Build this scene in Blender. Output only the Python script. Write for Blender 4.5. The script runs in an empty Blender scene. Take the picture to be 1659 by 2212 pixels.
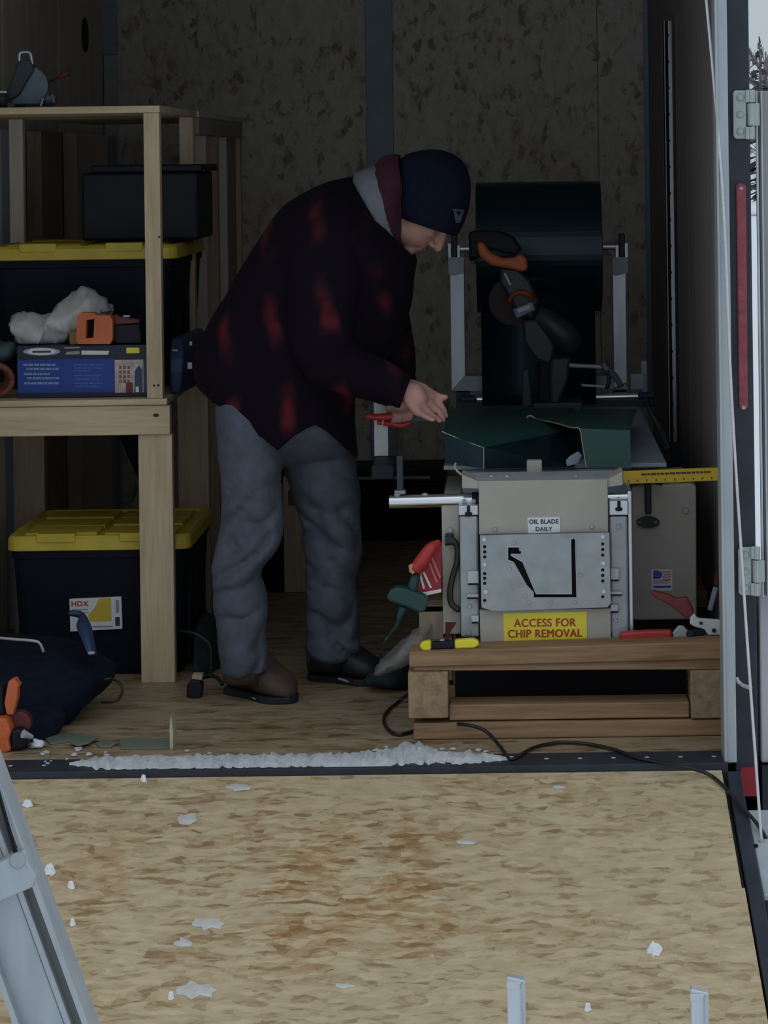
import bpy, bmesh, math, random
from mathutils import Vector, Matrix, noise
random.seed(7)
W_, H_ = 1659.0, 2212.0
F_, CX, CY, D0, CZ = 5500.0, 1115.0, 340.0, 5.71, 1.35   # focal length in pixels, principal point, distance to sill, eye height
ROLL = 0.0133
col = bpy.context.scene.collection
sc = bpy.context.scene

# ------------------------------------------------------------------ camera, sky, exposure
cam = bpy.data.cameras.new('camera'); camo = bpy.data.objects.new('camera', cam); col.objects.link(camo)
cam.sensor_fit = 'AUTO'; cam.sensor_width = 36.0
cam.lens = 36.0 * F_ / H_
cam.shift_x = (W_ / 2 - CX) / H_
cam.shift_y = -(H_ / 2 - CY) / H_
cam.clip_end = 500
camo.location = (0, -D0, CZ)
camo.rotation_euler = (Matrix.Rotation(math.pi / 2, 3, 'X') @ Matrix.Rotation(-ROLL, 3, 'Z')).to_euler()
sc.camera = camo
sc.view_settings.view_transform = 'Standard'
sc.view_settings.look = 'None'
sc.view_settings.gamma = 1.0
sc.view_settings.exposure = 0.12
try: sc.view_settings.use_curve_mapping = False
except Exception: pass
SKY_HOR, SKY_ZEN = 0.50, 0.85
wd = bpy.data.worlds.new('overcast_sky'); sc.world = wd; wd.use_nodes = True
nt = wd.node_tree; nt.nodes.clear()
tc = nt.nodes.new('ShaderNodeTexCoord'); sx = nt.nodes.new('ShaderNodeSeparateXYZ')
mr = nt.nodes.new('ShaderNodeMapRange'); mr.inputs[1].default_value = 0.0; mr.inputs[2].default_value = 1.0
mr.inputs[3].default_value = SKY_HOR; mr.inputs[4].default_value = SKY_ZEN
bg = nt.nodes.new('ShaderNodeBackground'); bg.inputs[0].default_value = (0.80, 0.905, 1.0, 1)
wo = nt.nodes.new('ShaderNodeOutputWorld')
nt.links.new(tc.outputs['Generated'], sx.inputs[0]); nt.links.new(sx.outputs[2], mr.inputs[0])
nt.links.new(mr.outputs[0], bg.inputs[1]); nt.links.new(bg.outputs[0], wo.inputs[0])

# ------------------------------------------------------------------ measuring helpers
def uv(px, py):
    dx, dy = px - CX, py - CY
    return dx - ROLL * dy, dy + ROLL * dx
def P(px, py, Y):
    u, v = uv(px, py); d = Y + D0
    return Vector((u * d / F_, Y, CZ - v * d / F_))
def FL(px, py, z=0.0):
    u, v = uv(px, py); d = (CZ - z) * F_ / v
    return Vector((u * d / F_, d - D0, z))
RZ, RS = 0.004, 0.25
def RP(px, py, h=0.0):
    u, v = uv(px, py)
    Y = (F_ * (CZ - RZ - h) - D0 * v) / (v + F_ * RS)
    return P(px, py, Y)

# ------------------------------------------------------------------ materials
def rgb(r, g, b): return (r, g, b, 1)
def base_mat(name, rough=0.6, metal=0.0):
    m = bpy.data.materials.new(name); m.use_nodes = True
    b = m.node_tree.nodes['Principled BSDF']
    b.inputs['Roughness'].default_value = rough; b.inputs['Metallic'].default_value = metal
    return m, m.node_tree, b
def N(nt, t, **kw):
    n = nt.nodes.new(t)
    for k, v in kw.items(): setattr(n, k, v)
    return n
def mat(name, c, rough=0.6, metal=0.0, var=0.12, scale=25.0, bump=0.0, stretch=(1, 1, 1), trans=0.0, alpha=1.0, spec=None):
    m, nt, b = base_mat(name, rough, metal)
    tc = N(nt, 'ShaderNodeTexCoord'); mp = N(nt, 'ShaderNodeMapping'); mp.inputs['Scale'].default_value = stretch
    no = N(nt, 'ShaderNodeTexNoise'); no.inputs['Scale'].default_value = scale; no.inputs['Detail'].default_value = 4
    nt.links.new(tc.outputs['Object'], mp.inputs[0]); nt.links.new(mp.outputs[0], no.inputs['Vector'])
    cr = N(nt, 'ShaderNodeValToRGB')
    cr.color_ramp.elements[0].position = 0.3; cr.color_ramp.elements[1].position = 0.7
    cr.color_ramp.elements[0].color = rgb(*[x * (1 - var) for x in c]); cr.color_ramp.elements[1].color = rgb(*[min(1, x * (1 + var)) for x in c])
    nt.links.new(no.outputs['Fac'], cr.inputs[0]); nt.links.new(cr.outputs[0], b.inputs['Base Color'])
    if bump:
        bp = N(nt, 'ShaderNodeBump'); bp.inputs['Strength'].default_value = bump; bp.inputs['Distance'].default_value = 0.01
        nt.links.new(no.outputs['Fac'], bp.inputs['Height']); nt.links.new(bp.outputs[0], b.inputs['Normal'])
    if trans: b.inputs['Transmission Weight'].default_value = trans
    if alpha < 1: b.inputs['Alpha'].default_value = alpha
    if spec is not None: b.inputs['Specular IOR Level'].default_value = spec
    return m
def wood(name, c0, c1, axis='x', scale=1.0, rough=0.7):
    m, nt, b = base_mat(name, rough)
    s = {'x': (1.2, 16, 16), 'y': (16, 1.2, 16), 'z': (16, 16, 1.2)}[axis]
    tc = N(nt, 'ShaderNodeTexCoord'); mp = N(nt, 'ShaderNodeMapping'); mp.inputs['Scale'].default_value = [k * scale for k in s]
    no = N(nt, 'ShaderNodeTexNoise'); no.inputs['Scale'].default_value = 2.2; no.inputs['Detail'].default_value = 6; no.inputs['Distortion'].default_value = 0.6
    n2 = N(nt, 'ShaderNodeTexNoise'); n2.inputs['Scale'].default_value = 9.0; n2.inputs['Detail'].default_value = 3
    mx = N(nt, 'ShaderNodeMath', operation='MULTIPLY_ADD'); mx.inputs[1].default_value = 0.35
    nt.links.new(tc.outputs['Object'], mp.inputs[0]); nt.links.new(mp.outputs[0], no.inputs['Vector']); nt.links.new(mp.outputs[0], n2.inputs['Vector'])
    nt.links.new(n2.outputs['Fac'], mx.inputs[0]); 
    sc2 = N(nt, 'ShaderNodeMath', operation='MULTIPLY'); sc2.inputs[1].default_value = 0.75
    nt.links.new(no.outputs['Fac'], sc2.inputs[0]); nt.links.new(sc2.outputs[0], mx.inputs[2])
    cr = N(nt, 'ShaderNodeValToRGB'); cr.color_ramp.elements[0].position = 0.35; cr.color_ramp.elements[1].position = 0.68
    cr.color_ramp.elements[0].color = rgb(*c0); cr.color_ramp.elements[1].color = rgb(*c1)
    nt.links.new(mx.outputs[0], cr.inputs[0]); nt.links.new(cr.outputs[0], b.inputs['Base Color'])
    bp = N(nt, 'ShaderNodeBump'); bp.inputs['Strength'].default_value = 0.15; bp.inputs['Distance'].default_value = 0.004
    nt.links.new(mx.outputs[0], bp.inputs['Height']); nt.links.new(bp.outputs[0], b.inputs['Normal'])
    return m
SPOT = (-0.40, -0.42, -0.10)
def osb(name, dark, mid, light, flake=(14, 55, 55), stain=None, rough=0.75, spot=None):
    """strand board: long random flakes in three tones, with fine grain and optional brown weather stains"""
    m, nt, b = base_mat(name, rough)
    L = nt.links
    tc = N(nt, 'ShaderNodeTexCoord')
    nz = N(nt, 'ShaderNodeTexNoise'); nz.inputs['Scale'].default_value = 9; nz.inputs['Detail'].default_value = 3
    L.new(tc.outputs['Object'], nz.inputs['Vector'])
    ad = N(nt, 'ShaderNodeVectorMath', operation='MULTIPLY_ADD'); ad.inputs[1].default_value = (0.05, 0.05, 0.05)
    L.new(nz.outputs['Color'], ad.inputs[0]); L.new(tc.outputs['Object'], ad.inputs[2])
    cols = []
    for k, (rot, mul) in enumerate((((0.0, 0.0, 0.0), 1.0), ((0.25, 0.3, 0.22), 1.35))):
        mp = N(nt, 'ShaderNodeMapping'); mp.inputs['Scale'].default_value = [f * mul for f in flake]; mp.inputs['Rotation'].default_value = rot
        L.new(ad.outputs[0], mp.inputs[0])
        vo = N(nt, 'ShaderNodeTexVoronoi'); vo.inputs['Scale'].default_value = 1.0
        L.new(mp.outputs[0], vo.inputs['Vector'])
        sp = N(nt, 'ShaderNodeSeparateColor'); L.new(vo.outputs['Color'], sp.inputs[0])
        cols.append(sp.outputs[0])
    av = N(nt, 'ShaderNodeMath', operation='ADD'); L.new(cols[0], av.inputs[0]); L.new(cols[1], av.inputs[1])
    hf = N(nt, 'ShaderNodeMath', operation='MULTIPLY'); hf.inputs[1].default_value = 0.42; L.new(av.outputs[0], hf.inputs[0])
    fm = N(nt, 'ShaderNodeMapping'); fm.inputs['Scale'].default_value = [f * 1.5 for f in flake]; L.new(ad.outputs[0], fm.inputs[0])
    fn = N(nt, 'ShaderNodeTexNoise'); fn.inputs['Scale'].default_value = 1.0; fn.inputs['Detail'].default_value = 6; fn.inputs['Roughness'].default_value = 0.7
    L.new(fm.outputs[0], fn.inputs['Vector'])
    ma = N(nt, 'ShaderNodeMath', operation='MULTIPLY_ADD'); ma.inputs[1].default_value = 0.9; ma.inputs[2].default_value = -0.38
    L.new(fn.outputs['Fac'], ma.inputs[0])
    sm = N(nt, 'ShaderNodeMath', operation='ADD'); L.new(ma.outputs[0], sm.inputs[0]); L.new(hf.outputs[0], sm.inputs[1])
    cr = N(nt, 'ShaderNodeValToRGB'); e = cr.color_ramp.elements
    e[0].position = 0.12; e[0].color = rgb(*dark); e[1].position = 0.85; e[1].color = rgb(*light)
    k = e.new(0.34); k.color = rgb(*mid)
    L.new(sm.outputs[0], cr.inputs[0])
    out = cr.outputs[0]
    if stain:
        sn = N(nt, 'ShaderNodeTexNoise'); sn.inputs['Scale'].default_value = 1.9; sn.inputs['Detail'].default_value = 5; sn.inputs['Roughness'].default_value = 0.75; sn.inputs['Distortion'].default_value = 0.3
        smap = N(nt, 'ShaderNodeMapping'); smap.inputs['Scale'].default_value = (1.0, 1.2, 1.0); L.new(ad.outputs[0], smap.inputs[0]); L.new(smap.outputs[0], sn.inputs['Vector'])
        s2 = N(nt, 'ShaderNodeMath', operation='MULTIPLY_ADD'); s2.inputs[1].default_value = -0.25; L.new(sm.outputs[0], s2.inputs[0]); L.new(sn.outputs['Fac'], s2.inputs[2])
        rm = N(nt, 'ShaderNodeMapRange'); rm.inputs[1].default_value = 0.37; rm.inputs[2].default_value = 0.53; rm.inputs[4].default_value = 0.85
        L.new(s2.outputs[0], rm.inputs[0])
        if spot:   # walked-in dirt gathered in one worn area of the board
            dm = N(nt, 'ShaderNodeVectorMath', operation='DISTANCE'); dm.inputs[1].default_value = SPOT
            L.new(N(nt, 'ShaderNodeNewGeometry').outputs['Position'], dm.inputs[0])
            fr = N(nt, 'ShaderNodeMapRange'); fr.inputs[1].default_value = 0.20; fr.inputs[2].default_value = 0.85; fr.inputs[3].default_value = 1.0; fr.inputs[4].default_value = 0.12
            L.new(dm.outputs['Value'], fr.inputs[0])
            pm = N(nt, 'ShaderNodeMath', operation='MULTIPLY'); L.new(rm.outputs[0], pm.inputs[0]); L.new(fr.outputs[0], pm.inputs[1]); rm = pm
            rm_src = pm
        mx = N(nt, 'ShaderNodeMix', data_type='RGBA', blend_type='MULTIPLY'); mx.inputs[7].default_value = rgb(*stain)
        L.new(rm.outputs[0], mx.inputs[0]); L.new(out, mx.inputs[6]); out = mx.outputs[2]
    L.new(out, b.inputs['Base Color'])
    bp = N(nt, 'ShaderNodeBump'); bp.inputs['Strength'].default_value = 0.3; bp.inputs['Distance'].default_value = 0.003
    L.new(sm.outputs[0], bp.inputs['Height']); L.new(bp.outputs[0], b.inputs['Normal'])
    return m
def plaid(name):
    m, nt, b = base_mat(name, 0.95); L = nt.links
    b.inputs['Specular IOR Level'].default_value = 0.15
    tc = N(nt, 'ShaderNodeTexCoord')
    nz = N(nt, 'ShaderNodeTexNoise'); nz.inputs['Scale'].default_value = 5; nz.inputs['Detail'].default_value = 3
    L.new(tc.outputs['Object'], nz.inputs['Vector'])
    ad = N(nt, 'ShaderNodeVectorMath', operation='MULTIPLY_ADD'); ad.inputs[1].default_value = (0.09, 0.09, 0.09)
    L.new(nz.outputs['Color'], ad.inputs[0]); L.new(tc.outputs['Object'], ad.inputs[2])
    vals = []
    for rot, sc_, ph in ((0.12, 7.0, 0.6), (0.30 + math.pi / 2, 4.4, 1.1)):
        mp = N(nt, 'ShaderNodeMapping'); mp.inputs['Rotation'].default_value = (0, rot, 0); L.new(ad.outputs[0], mp.inputs[0])
        wv = N(nt, 'ShaderNodeTexWave', wave_type='BANDS', bands_direction='X'); wv.inputs['Scale'].default_value = sc_ ; wv.inputs['Phase Offset'].default_value = ph; wv.inputs['Distortion'].default_value = 0.5
        wv.inputs['Scale'].default_value = sc_ / 3.0
        L.new(mp.outputs[0], wv.inputs['Vector']); vals.append(wv.outputs['Fac'])
    a1 = N(nt, 'ShaderNodeMapRange'); a1.inputs[1].default_value = 0.70; a1.inputs[2].default_value = 1.0; L.new(vals[0], a1.inputs[0])
    a2 = N(nt, 'ShaderNodeMapRange'); a2.inputs[1].default_value = 0.15; a2.inputs[2].default_value = 0.75; L.new(vals[1], a2.inputs[0])
    n3 = N(nt, 'ShaderNodeTexNoise'); n3.inputs['Scale'].default_value = 7; n3.inputs['Detail'].default_value = 3; L.new(tc.outputs['Object'], n3.inputs['Vector'])
    a3 = N(nt, 'ShaderNodeMapRange'); a3.inputs[1].default_value = 0.38; a3.inputs[2].default_value = 0.66; L.new(n3.outputs['Fac'], a3.inputs[0])
    m0 = N(nt, 'ShaderNodeMath', operation='MULTIPLY'); L.new(a1.outputs[0], m0.inputs[0]); L.new(a3.outputs[0], m0.inputs[1])
    mu = N(nt, 'ShaderNodeMath', operation='MULTIPLY'); L.new(m0.outputs[0], mu.inputs[0]); L.new(a2.outputs[0], mu.inputs[1])
    n2 = N(nt, 'ShaderNodeTexNoise'); n2.inputs['Scale'].default_value = 260; L.new(tc.outputs['Object'], n2.inputs['Vector'])
    cr = N(nt, 'ShaderNodeValToRGB'); e = cr.color_ramp.elements
    e[0].color = (0.007, 0.004, 0.009, 1); e[1].color = (0.15, 0.014, 0.024, 1); k = e.new(0.35); k.color = (0.035, 0.008, 0.013, 1)
    L.new(mu.outputs[0], cr.inputs[0]); L.new(cr.outputs[0], b.inputs['Base Color'])
    bp = N(nt, 'ShaderNodeBump'); bp.inputs['Strength'].default_value = 0.35; bp.inputs['Distance'].default_value = 0.003
    L.new(n2.outputs['Fac'], bp.inputs['Height']); L.new(bp.outputs[0], b.inputs['Normal'])
    return m

M = {}
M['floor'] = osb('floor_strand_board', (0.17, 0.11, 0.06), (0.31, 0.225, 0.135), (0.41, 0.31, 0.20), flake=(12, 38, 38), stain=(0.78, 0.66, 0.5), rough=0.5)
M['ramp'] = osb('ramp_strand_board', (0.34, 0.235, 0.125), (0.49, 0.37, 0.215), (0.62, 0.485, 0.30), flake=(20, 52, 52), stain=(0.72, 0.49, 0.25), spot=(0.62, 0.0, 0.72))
M['osb_wall'] = osb('wall_strand_board', (0.42, 0.34, 0.26), (0.76, 0.68, 0.58), (0.86, 0.79, 0.69), flake=(34, 34, 20), stain=(0.88, 0.85, 0.80))
M['ply'] = wood('plywood', (0.66, 0.58, 0.48), (0.80, 0.72, 0.61), 'z', 0.5)
M['ply_dark'] = wood('weathered_plywood', (0.56, 0.48, 0.40), (0.70, 0.62, 0.52), 'z', 0.5)
M['pine_x'] = wood('pine_along_x', (0.46, 0.33, 0.19), (0.68, 0.54, 0.36), 'x')
M['pine_z'] = wood('pine_along_z', (0.46, 0.33, 0.19), (0.68, 0.54, 0.36), 'z')
M['pine_y'] = wood('pine_along_y', (0.46, 0.33, 0.19), (0.68, 0.54, 0.36), 'y')
M['plank'] = wood('old_board', (0.34, 0.26, 0.18), (0.50, 0.40, 0.29), 'z')
M['pallet'] = wood('pallet_timber', (0.18, 0.10, 0.048), (0.37, 0.225, 0.118), 'x')
M['endgrain'] = wood('pallet_block', (0.20, 0.125, 0.07), (0.37, 0.25, 0.15), 'y')
M['alu'] = mat('brushed_aluminium', (0.62, 0.66, 0.70), 0.42, 0.85, 0.08, 30, stretch=(1, 1, 0.15))
M['alu_out'] = mat('weathered_aluminium', (0.44, 0.475, 0.50), 0.5, 0.55, 0.10, 30, stretch=(1, 1, 0.15))
M['alu_dull'] = mat('dull_aluminium', (0.50, 0.54, 0.57), 0.6, 0.35, 0.12, 14)
M['galv'] = mat('galvanised_plate', (0.38, 0.405, 0.415), 0.5, 0.45, 0.12, 22)
M['chrome'] = mat('polished_steel', (0.80, 0.82, 0.84), 0.18, 1.0, 0.03, 10)
M['steel_grey'] = mat('grey_steel_cover', (0.36, 0.42, 0.50), 0.5, 0.1, 0.1, 8)
M['tan'] = mat('tan_painted_metal', (0.42, 0.39, 0.335), 0.55, 0.0, 0.07, 10)
M['black'] = mat('black_plastic', (0.007, 0.009, 0.016), 0.55, 0, 0.2, 20, spec=0.3)
M['black_rub'] = mat('black_rubber', (0.014, 0.014, 0.02), 0.55, 0, 0.2, 30)
M['black_steel'] = mat('black_painted_steel', (0.020, 0.026, 0.038), 0.5, 0, 0.3, 12)
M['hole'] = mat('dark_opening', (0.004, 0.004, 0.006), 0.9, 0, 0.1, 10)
M['navy'] = mat('navy_cloth', (0.005, 0.008, 0.020), 0.9, 0, 0.3, 40, 0.3, spec=0.2)
M['blue_dark'] = mat('dark_blue_plastic', (0.02, 0.045, 0.11), 0.5, 0, 0.3, 10)
M['yellow_lid'] = mat('yellow_plastic_lid', (0.62, 0.47, 0.045), 0.5, 0, 0.12, 12)
M['yellow'] = mat('yellow_plastic', (0.85, 0.75, 0.03), 0.4, 0, 0.05, 12)
M['yellow_sign'] = mat('yellow_sticker', (0.86, 0.72, 0.04), 0.4, 0, 0.05, 8)
M['ruler'] = mat('yellow_ruler', (0.72, 0.48, 0.02), 0.45, 0, 0.1, 16)
M['red_let'] = mat('red_lettering', (0.40, 0.045, 0.02), 0.5, 0, 0.03)
M['white_st'] = mat('white_sticker', (0.74, 0.76, 0.78), 0.5, 0, 0.04)
M['blk_let'] = mat('dark_lettering', (0.03, 0.04, 0.06), 0.5, 0, 0.03)
M['red'] = mat('red_plastic_grip', (0.44, 0.03, 0.028), 0.4, 0, 0.1, 20)
M['red_dark'] = mat('worn_red_grip', (0.17, 0.022, 0.022), 0.5, 0, 0.15, 20)
M['reflector'] = mat('faded_red_reflector', (0.29, 0.055, 0.065), 0.4, 0, 0.25, 60, 0.3)
M['red_tape'] = mat('red_reflective_tape', (0.33, 0.012, 0.02), 0.4, 0, 0.1, 60)
M['orange'] = mat('orange_plastic', (0.62, 0.14, 0.035), 0.45, 0, 0.1, 18)
M['orange_dk'] = mat('dark_orange_plastic', (0.35, 0.055, 0.018), 0.45, 0, 0.1, 18)
M['maroon_tool'] = mat('maroon_plastic', (0.12, 0.02, 0.016), 0.5, 0, 0.15, 18)
M['green'] = mat('green_coated_sheet', (0.010, 0.068, 0.052), 0.5, 0.0, 0.1, 6)
M['coil'] = mat('dark_green_coil', (0.006, 0.030, 0.042), 0.30, 0.35, 0.1, 6)
M['green_plug'] = mat('green_rubber', (0.012, 0.055, 0.048), 0.5, 0, 0.15, 20)
M['green_scrap'] = mat('grey_green_sheet', (0.20, 0.24, 0.19), 0.45, 0.2, 0.1, 8)
M['green_dk'] = mat('dark_green_cloth', (0.010, 0.024, 0.026), 0.8, 0, 0.3, 30, 0.3)
M['cream'] = mat('bare_cut_edge', (0.55, 0.52, 0.38), 0.5, 0.3, 0.1)
M['snow'] = mat('packed_snow', (0.86, 0.88, 0.91), 0.8, 0, 0.06, 60, 0.5)
M['slush'] = mat('thin_slush', (0.62, 0.60, 0.57), 0.4, 0, 0.1, 60, 0.3)
M['bag'] = mat('white_plastic_bag', (0.60, 0.58, 0.58), 0.4, 0, 0.06, 12, alpha=0.93)
M['clear'] = mat('clear_plastic_film', (0.5, 0.5, 0.48), 0.25, 0, 0.1, 14, alpha=0.35)
M['cord'] = mat('black_cord', (0.012, 0.012, 0.014), 0.45, 0, 0.1)
M['cable'] = mat('steel_cable', (0.66, 0.65, 0.67), 0.5, 0.3, 0.08, 90)
M['hinge'] = mat('zinc_hinge', (0.42, 0.46, 0.44), 0.45, 0.4, 0.1, 20)
M['skin'] = mat('skin', (0.50, 0.26, 0.21), 0.55, 0, 0.1, 30)
M['lip'] = mat('lips', (0.42, 0.13, 0.12), 0.5, 0, 0.1, 30)
M['eye'] = mat('eye', (0.5, 0.5, 0.5), 0.2, 0, 0.05)
M['hair'] = mat('brown_hair', (0.05, 0.03, 0.02), 0.8, 0, 0.3, 60)
M['beanie'] = mat('navy_knit', (0.008, 0.011, 0.026), 0.95, 0, 0.3, 300, 0.4, spec=0.15)
M['emblem'] = mat('pale_embroidery', (0.06, 0.085, 0.11), 0.8, 0, 0.2, 60)
M['maroon'] = mat('maroon_fleece', (0.052, 0.008, 0.020), 0.95, 0, 0.2, 60, 0.3)
M['grey_cloth'] = mat('grey_sweatshirt', (0.17, 0.185, 0.205), 0.9, 0, 0.1, 50, 0.2)
M['plaid'] = plaid('red_and_black_wool')
M['denim'] = mat('grey_blue_denim', (0.085, 0.095, 0.125), 0.95, 0, 0.16, 30, 0.25)
M['denim_dk'] = M['denim']
M['boot'] = mat('brown_boot_leather', (0.075, 0.048, 0.032), 0.65, 0, 0.25, 30, 0.3)
M['sole'] = mat('dark_sole', (0.012, 0.013, 0.02), 0.7, 0, 0.1)
M['sole_pale'] = mat('pale_sole_edge', (0.35, 0.33, 0.30), 0.7, 0, 0.1)
M['paint_white'] = mat('white_trailer_skin', (0.60, 0.62, 0.64), 0.45, 0, 0.05, 5)
M['door_grey'] = mat('grey_door_edge', (0.30, 0.31, 0.30), 0.5, 0.2, 0.08, 5)
M['bark'] = mat('grey_bark', (0.16, 0.14, 0.135), 0.9, 0, 0.2, 10)
M['twig'] = mat('bare_grey_twigs', (0.20, 0.18, 0.19), 0.9, 0, 0.3, 3)
M['needles'] = mat('dark_conifer_needles', (0.07, 0.075, 0.07), 0.9, 0, 0.3, 3)
M['boxblue'] = mat('blue_printed_card', (0.008, 0.045, 0.30), 0.5, 0, 0.06, 10)
M['boxdark'] = mat('navy_printed_card', (0.010, 0.013, 0.035), 0.5, 0, 0.08, 10)
M['print'] = mat('pale_blue_print', (0.22, 0.30, 0.48), 0.5, 0, 0.05)
M['print2'] = mat('mid_blue_print', (0.05, 0.12, 0.42), 0.5, 0, 0.05)
M['photo_pale'] = mat('pale_photo_print', (0.50, 0.42, 0.37), 0.5, 0, 0.3, 60)
M['photo_brown'] = mat('brown_photo_print', (0.22, 0.11, 0.08), 0.5, 0, 0.4, 60)
M['flag_blue'] = mat('flag_blue', (0.09, 0.08, 0.42), 0.5, 0, 0.1)
M['flag_red'] = mat('flag_red', (0.60, 0.16, 0.17), 0.5, 0, 0.1)
M['red_cloth'] = mat('rusty_red_hose', (0.20, 0.05, 0.03), 0.7, 0, 0.2, 40, 0.3)
M['teal_cloth'] = mat('grey_teal_cloth', (0.07, 0.10, 0.11), 0.9, 0, 0.2, 30, 0.3)
M['saw_grey'] = mat('grey_cast_saw', (0.15, 0.20, 0.24), 0.45, 0.3, 0.15, 20)
M['saw_dark'] = mat('charcoal_saw_body', (0.035, 0.048, 0.055), 0.45, 0.1, 0.2, 20)
M['tote'] = mat('black_tote_plastic', (0.0035, 0.006, 0.015), 0.6, 0, 0.2, 10, spec=0.2)
M['blade_dark'] = mat('dark_saw_blade', (0.03, 0.012, 0.012), 0.6, 0, 0.1)
M['gold'] = mat('dull_gold_box', (0.30, 0.19, 0.05), 0.6, 0, 0.1, 10)

# ------------------------------------------------------------------ mesh building
ORG = {}
class MB:
    def __init__(s): s.v = []; s.f = []
    def add(s, vs, fs):
        n = len(s.v); s.v += [Vector(a) for a in vs]; s.f += [tuple(i + n for i in f) for f in fs]; return s
    def box(s, a, b):
        x0, x1 = sorted((a[0], b[0])); y0, y1 = sorted((a[1], b[1])); z0, z1 = sorted((a[2], b[2]))
        return s.add([(x0,y0,z0),(x1,y0,z0),(x1,y1,z0),(x0,y1,z0),(x0,y0,z1),(x1,y0,z1),(x1,y1,z1),(x0,y1,z1)],
              [(0,3,2,1),(4,5,6,7),(0,1,5,4),(1,2,6,5),(2,3,7,6),(3,0,4,7)])
    def pbox(s, x0, y0, x1, y1, Ya, dep):
        """box whose front face covers the rectangle measured at distance Ya"""
        a = P((x0 + x1) / 2, y0, Ya); b = P((x0 + x1) / 2, y1, Ya); l = P(x0, (y0 + y1) / 2, Ya); r = P(x1, (y0 + y1) / 2, Ya)
        return s.box((l.x, Ya, b.z), (r.x, Ya + dep, a.z))
    def prism(s, pts, Ya, dep, world=False):
        f = [Vector(p) if world else P(p[0], p[1], Ya) for p in pts]
        n = len(f); b = [q + Vector((0, dep, 0)) for q in f]
        area = sum(f[i].x * f[(i+1) % n].z - f[(i+1) % n].x * f[i].z for i in range(n))
        if area < 0: f.reverse(); b.reverse()
        return s.add(f + b, [tuple(range(n)), tuple(reversed(range(n, 2*n)))] + [(i, i+n, (i+1) % n + n, (i+1) % n) for i in range(n)])
    def loft(s, rings, cap0=True, cap1=True):
        n = len(rings[0]); base = len(s.v)
        for r in rings: s.v += [Vector(p) for p in r]
        for k in range(len(rings) - 1):
            for i in range(n):
                a = base + k*n + i; b = base + k*n + (i+1) % n
                s.f.append((a, b, b + n, a + n))
        if cap0: s.f.append(tuple(base + i for i in reversed(range(n))))
        if cap1: s.f.append(tuple(base + (len(rings)-1)*n + i for i in range(n)))
        return s
    def tube(s, pts, r, n=10, cap=True, smooth=0):
        pts = [Vector(p) for p in pts]
        if smooth: pts = spline(pts, smooth)
        m = len(pts)
        rr = r if isinstance(r, (list, tuple)) else None
        rings = []; up = None
        for i, p in enumerate(pts):
            t = (pts[min(i+1, m-1)] - pts[max(i-1, 0)]).normalized()
            if up is None: up = Vector((0, 0, 1)) if abs(t.z) < 0.9 else Vector((1, 0, 0))
            a = t.cross(up).normalized(); up = a.cross(t).normalized()
            if rr:
                q = i / (m-1) * (len(rr)-1); k = min(int(q), len(rr)-2); rad = rr[k] + (rr[k+1]-rr[k])*(q-k)
            else: rad = r
            rings.append([p + (a*math.cos(2*math.pi*j/n) + up*math.sin(2*math.pi*j/n))*rad for j in range(n)])
        return s.loft(rings, cap, cap)
    def cyl(s, a, b, r, r2=None, n=20): return s.tube([a, b], [r, r2 if r2 is not None else r], n)
    def ell(s, c, rad, ax=None, n=16, m=10):
        c = Vector(c); ax = ax or (Vector((1,0,0)), Vector((0,1,0)), Vector((0,0,1)))
        rad = rad if isinstance(rad, (list, tuple)) else (rad,)*3
        pt = lambda th, ph: c + ax[0]*rad[0]*math.sin(ph)*math.cos(th) + ax[1]*rad[1]*math.sin(ph)*math.sin(th) + ax[2]*rad[2]*math.cos(ph)
        vs = [pt(0, 0)]; fs = []
        for k in range(1, m):
            vs += [pt(2*math.pi*j/n, math.pi*k/m) for j in range(n)]
        vs.append(pt(0, math.pi)); L = len(vs)-1
        for j in range(n):
            fs.append((0, 1+j, 1+(j+1) % n)); fs.append((L, L-n+(j+1) % n, L-n+j))
            for k in range(m-2): a = 1+k*n; fs.append((a+j, a+n+j, a+n+(j+1) % n, a+(j+1) % n))
        return s.add(vs, fs)
    def bar(s, a, b, w, h, side=(0, 1, 0)):
        a = Vector(a); b = Vector(b); t = (b-a).normalized(); sd = Vector(side); sd = (sd - t*sd.dot(t)).normalized(); u = t.cross(sd)
        q = lambda p, i, j: p + u*(w/2*i) + sd*(h/2*j)
        return s.loft([[q(a,-1,-1), q(a,1,-1), q(a,1,1), q(a,-1,1)], [q(b,-1,-1), q(b,1,-1), q(b,1,1), q(b,-1,1)]])
    def quad(s, a, b, c, d): return s.add([a, b, c, d], [(0, 1, 2, 3)])
def spline(pts, k):
    out = []; n = len(pts)
    for i in range(n-1):
        p0, p1, p2, p3 = pts[max(i-1,0)], pts[i], pts[i+1], pts[min(i+2,n-1)]
        for j in range(k):
            t = j/k
            out.append(0.5*((2*p1) + (p2-p0)*t + (2*p0-5*p1+4*p2-p3)*t*t + (3*p1-p0-3*p2+p3)*t*t*t))
    out.append(pts[-1]); return out
def tagp(o, label=None, cat=None, group=None, kind=None):
    if label: o['label'] = label
    if cat: o['category'] = cat
    if group: o['group'] = group
    if kind: o['kind'] = kind
    return o
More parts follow.
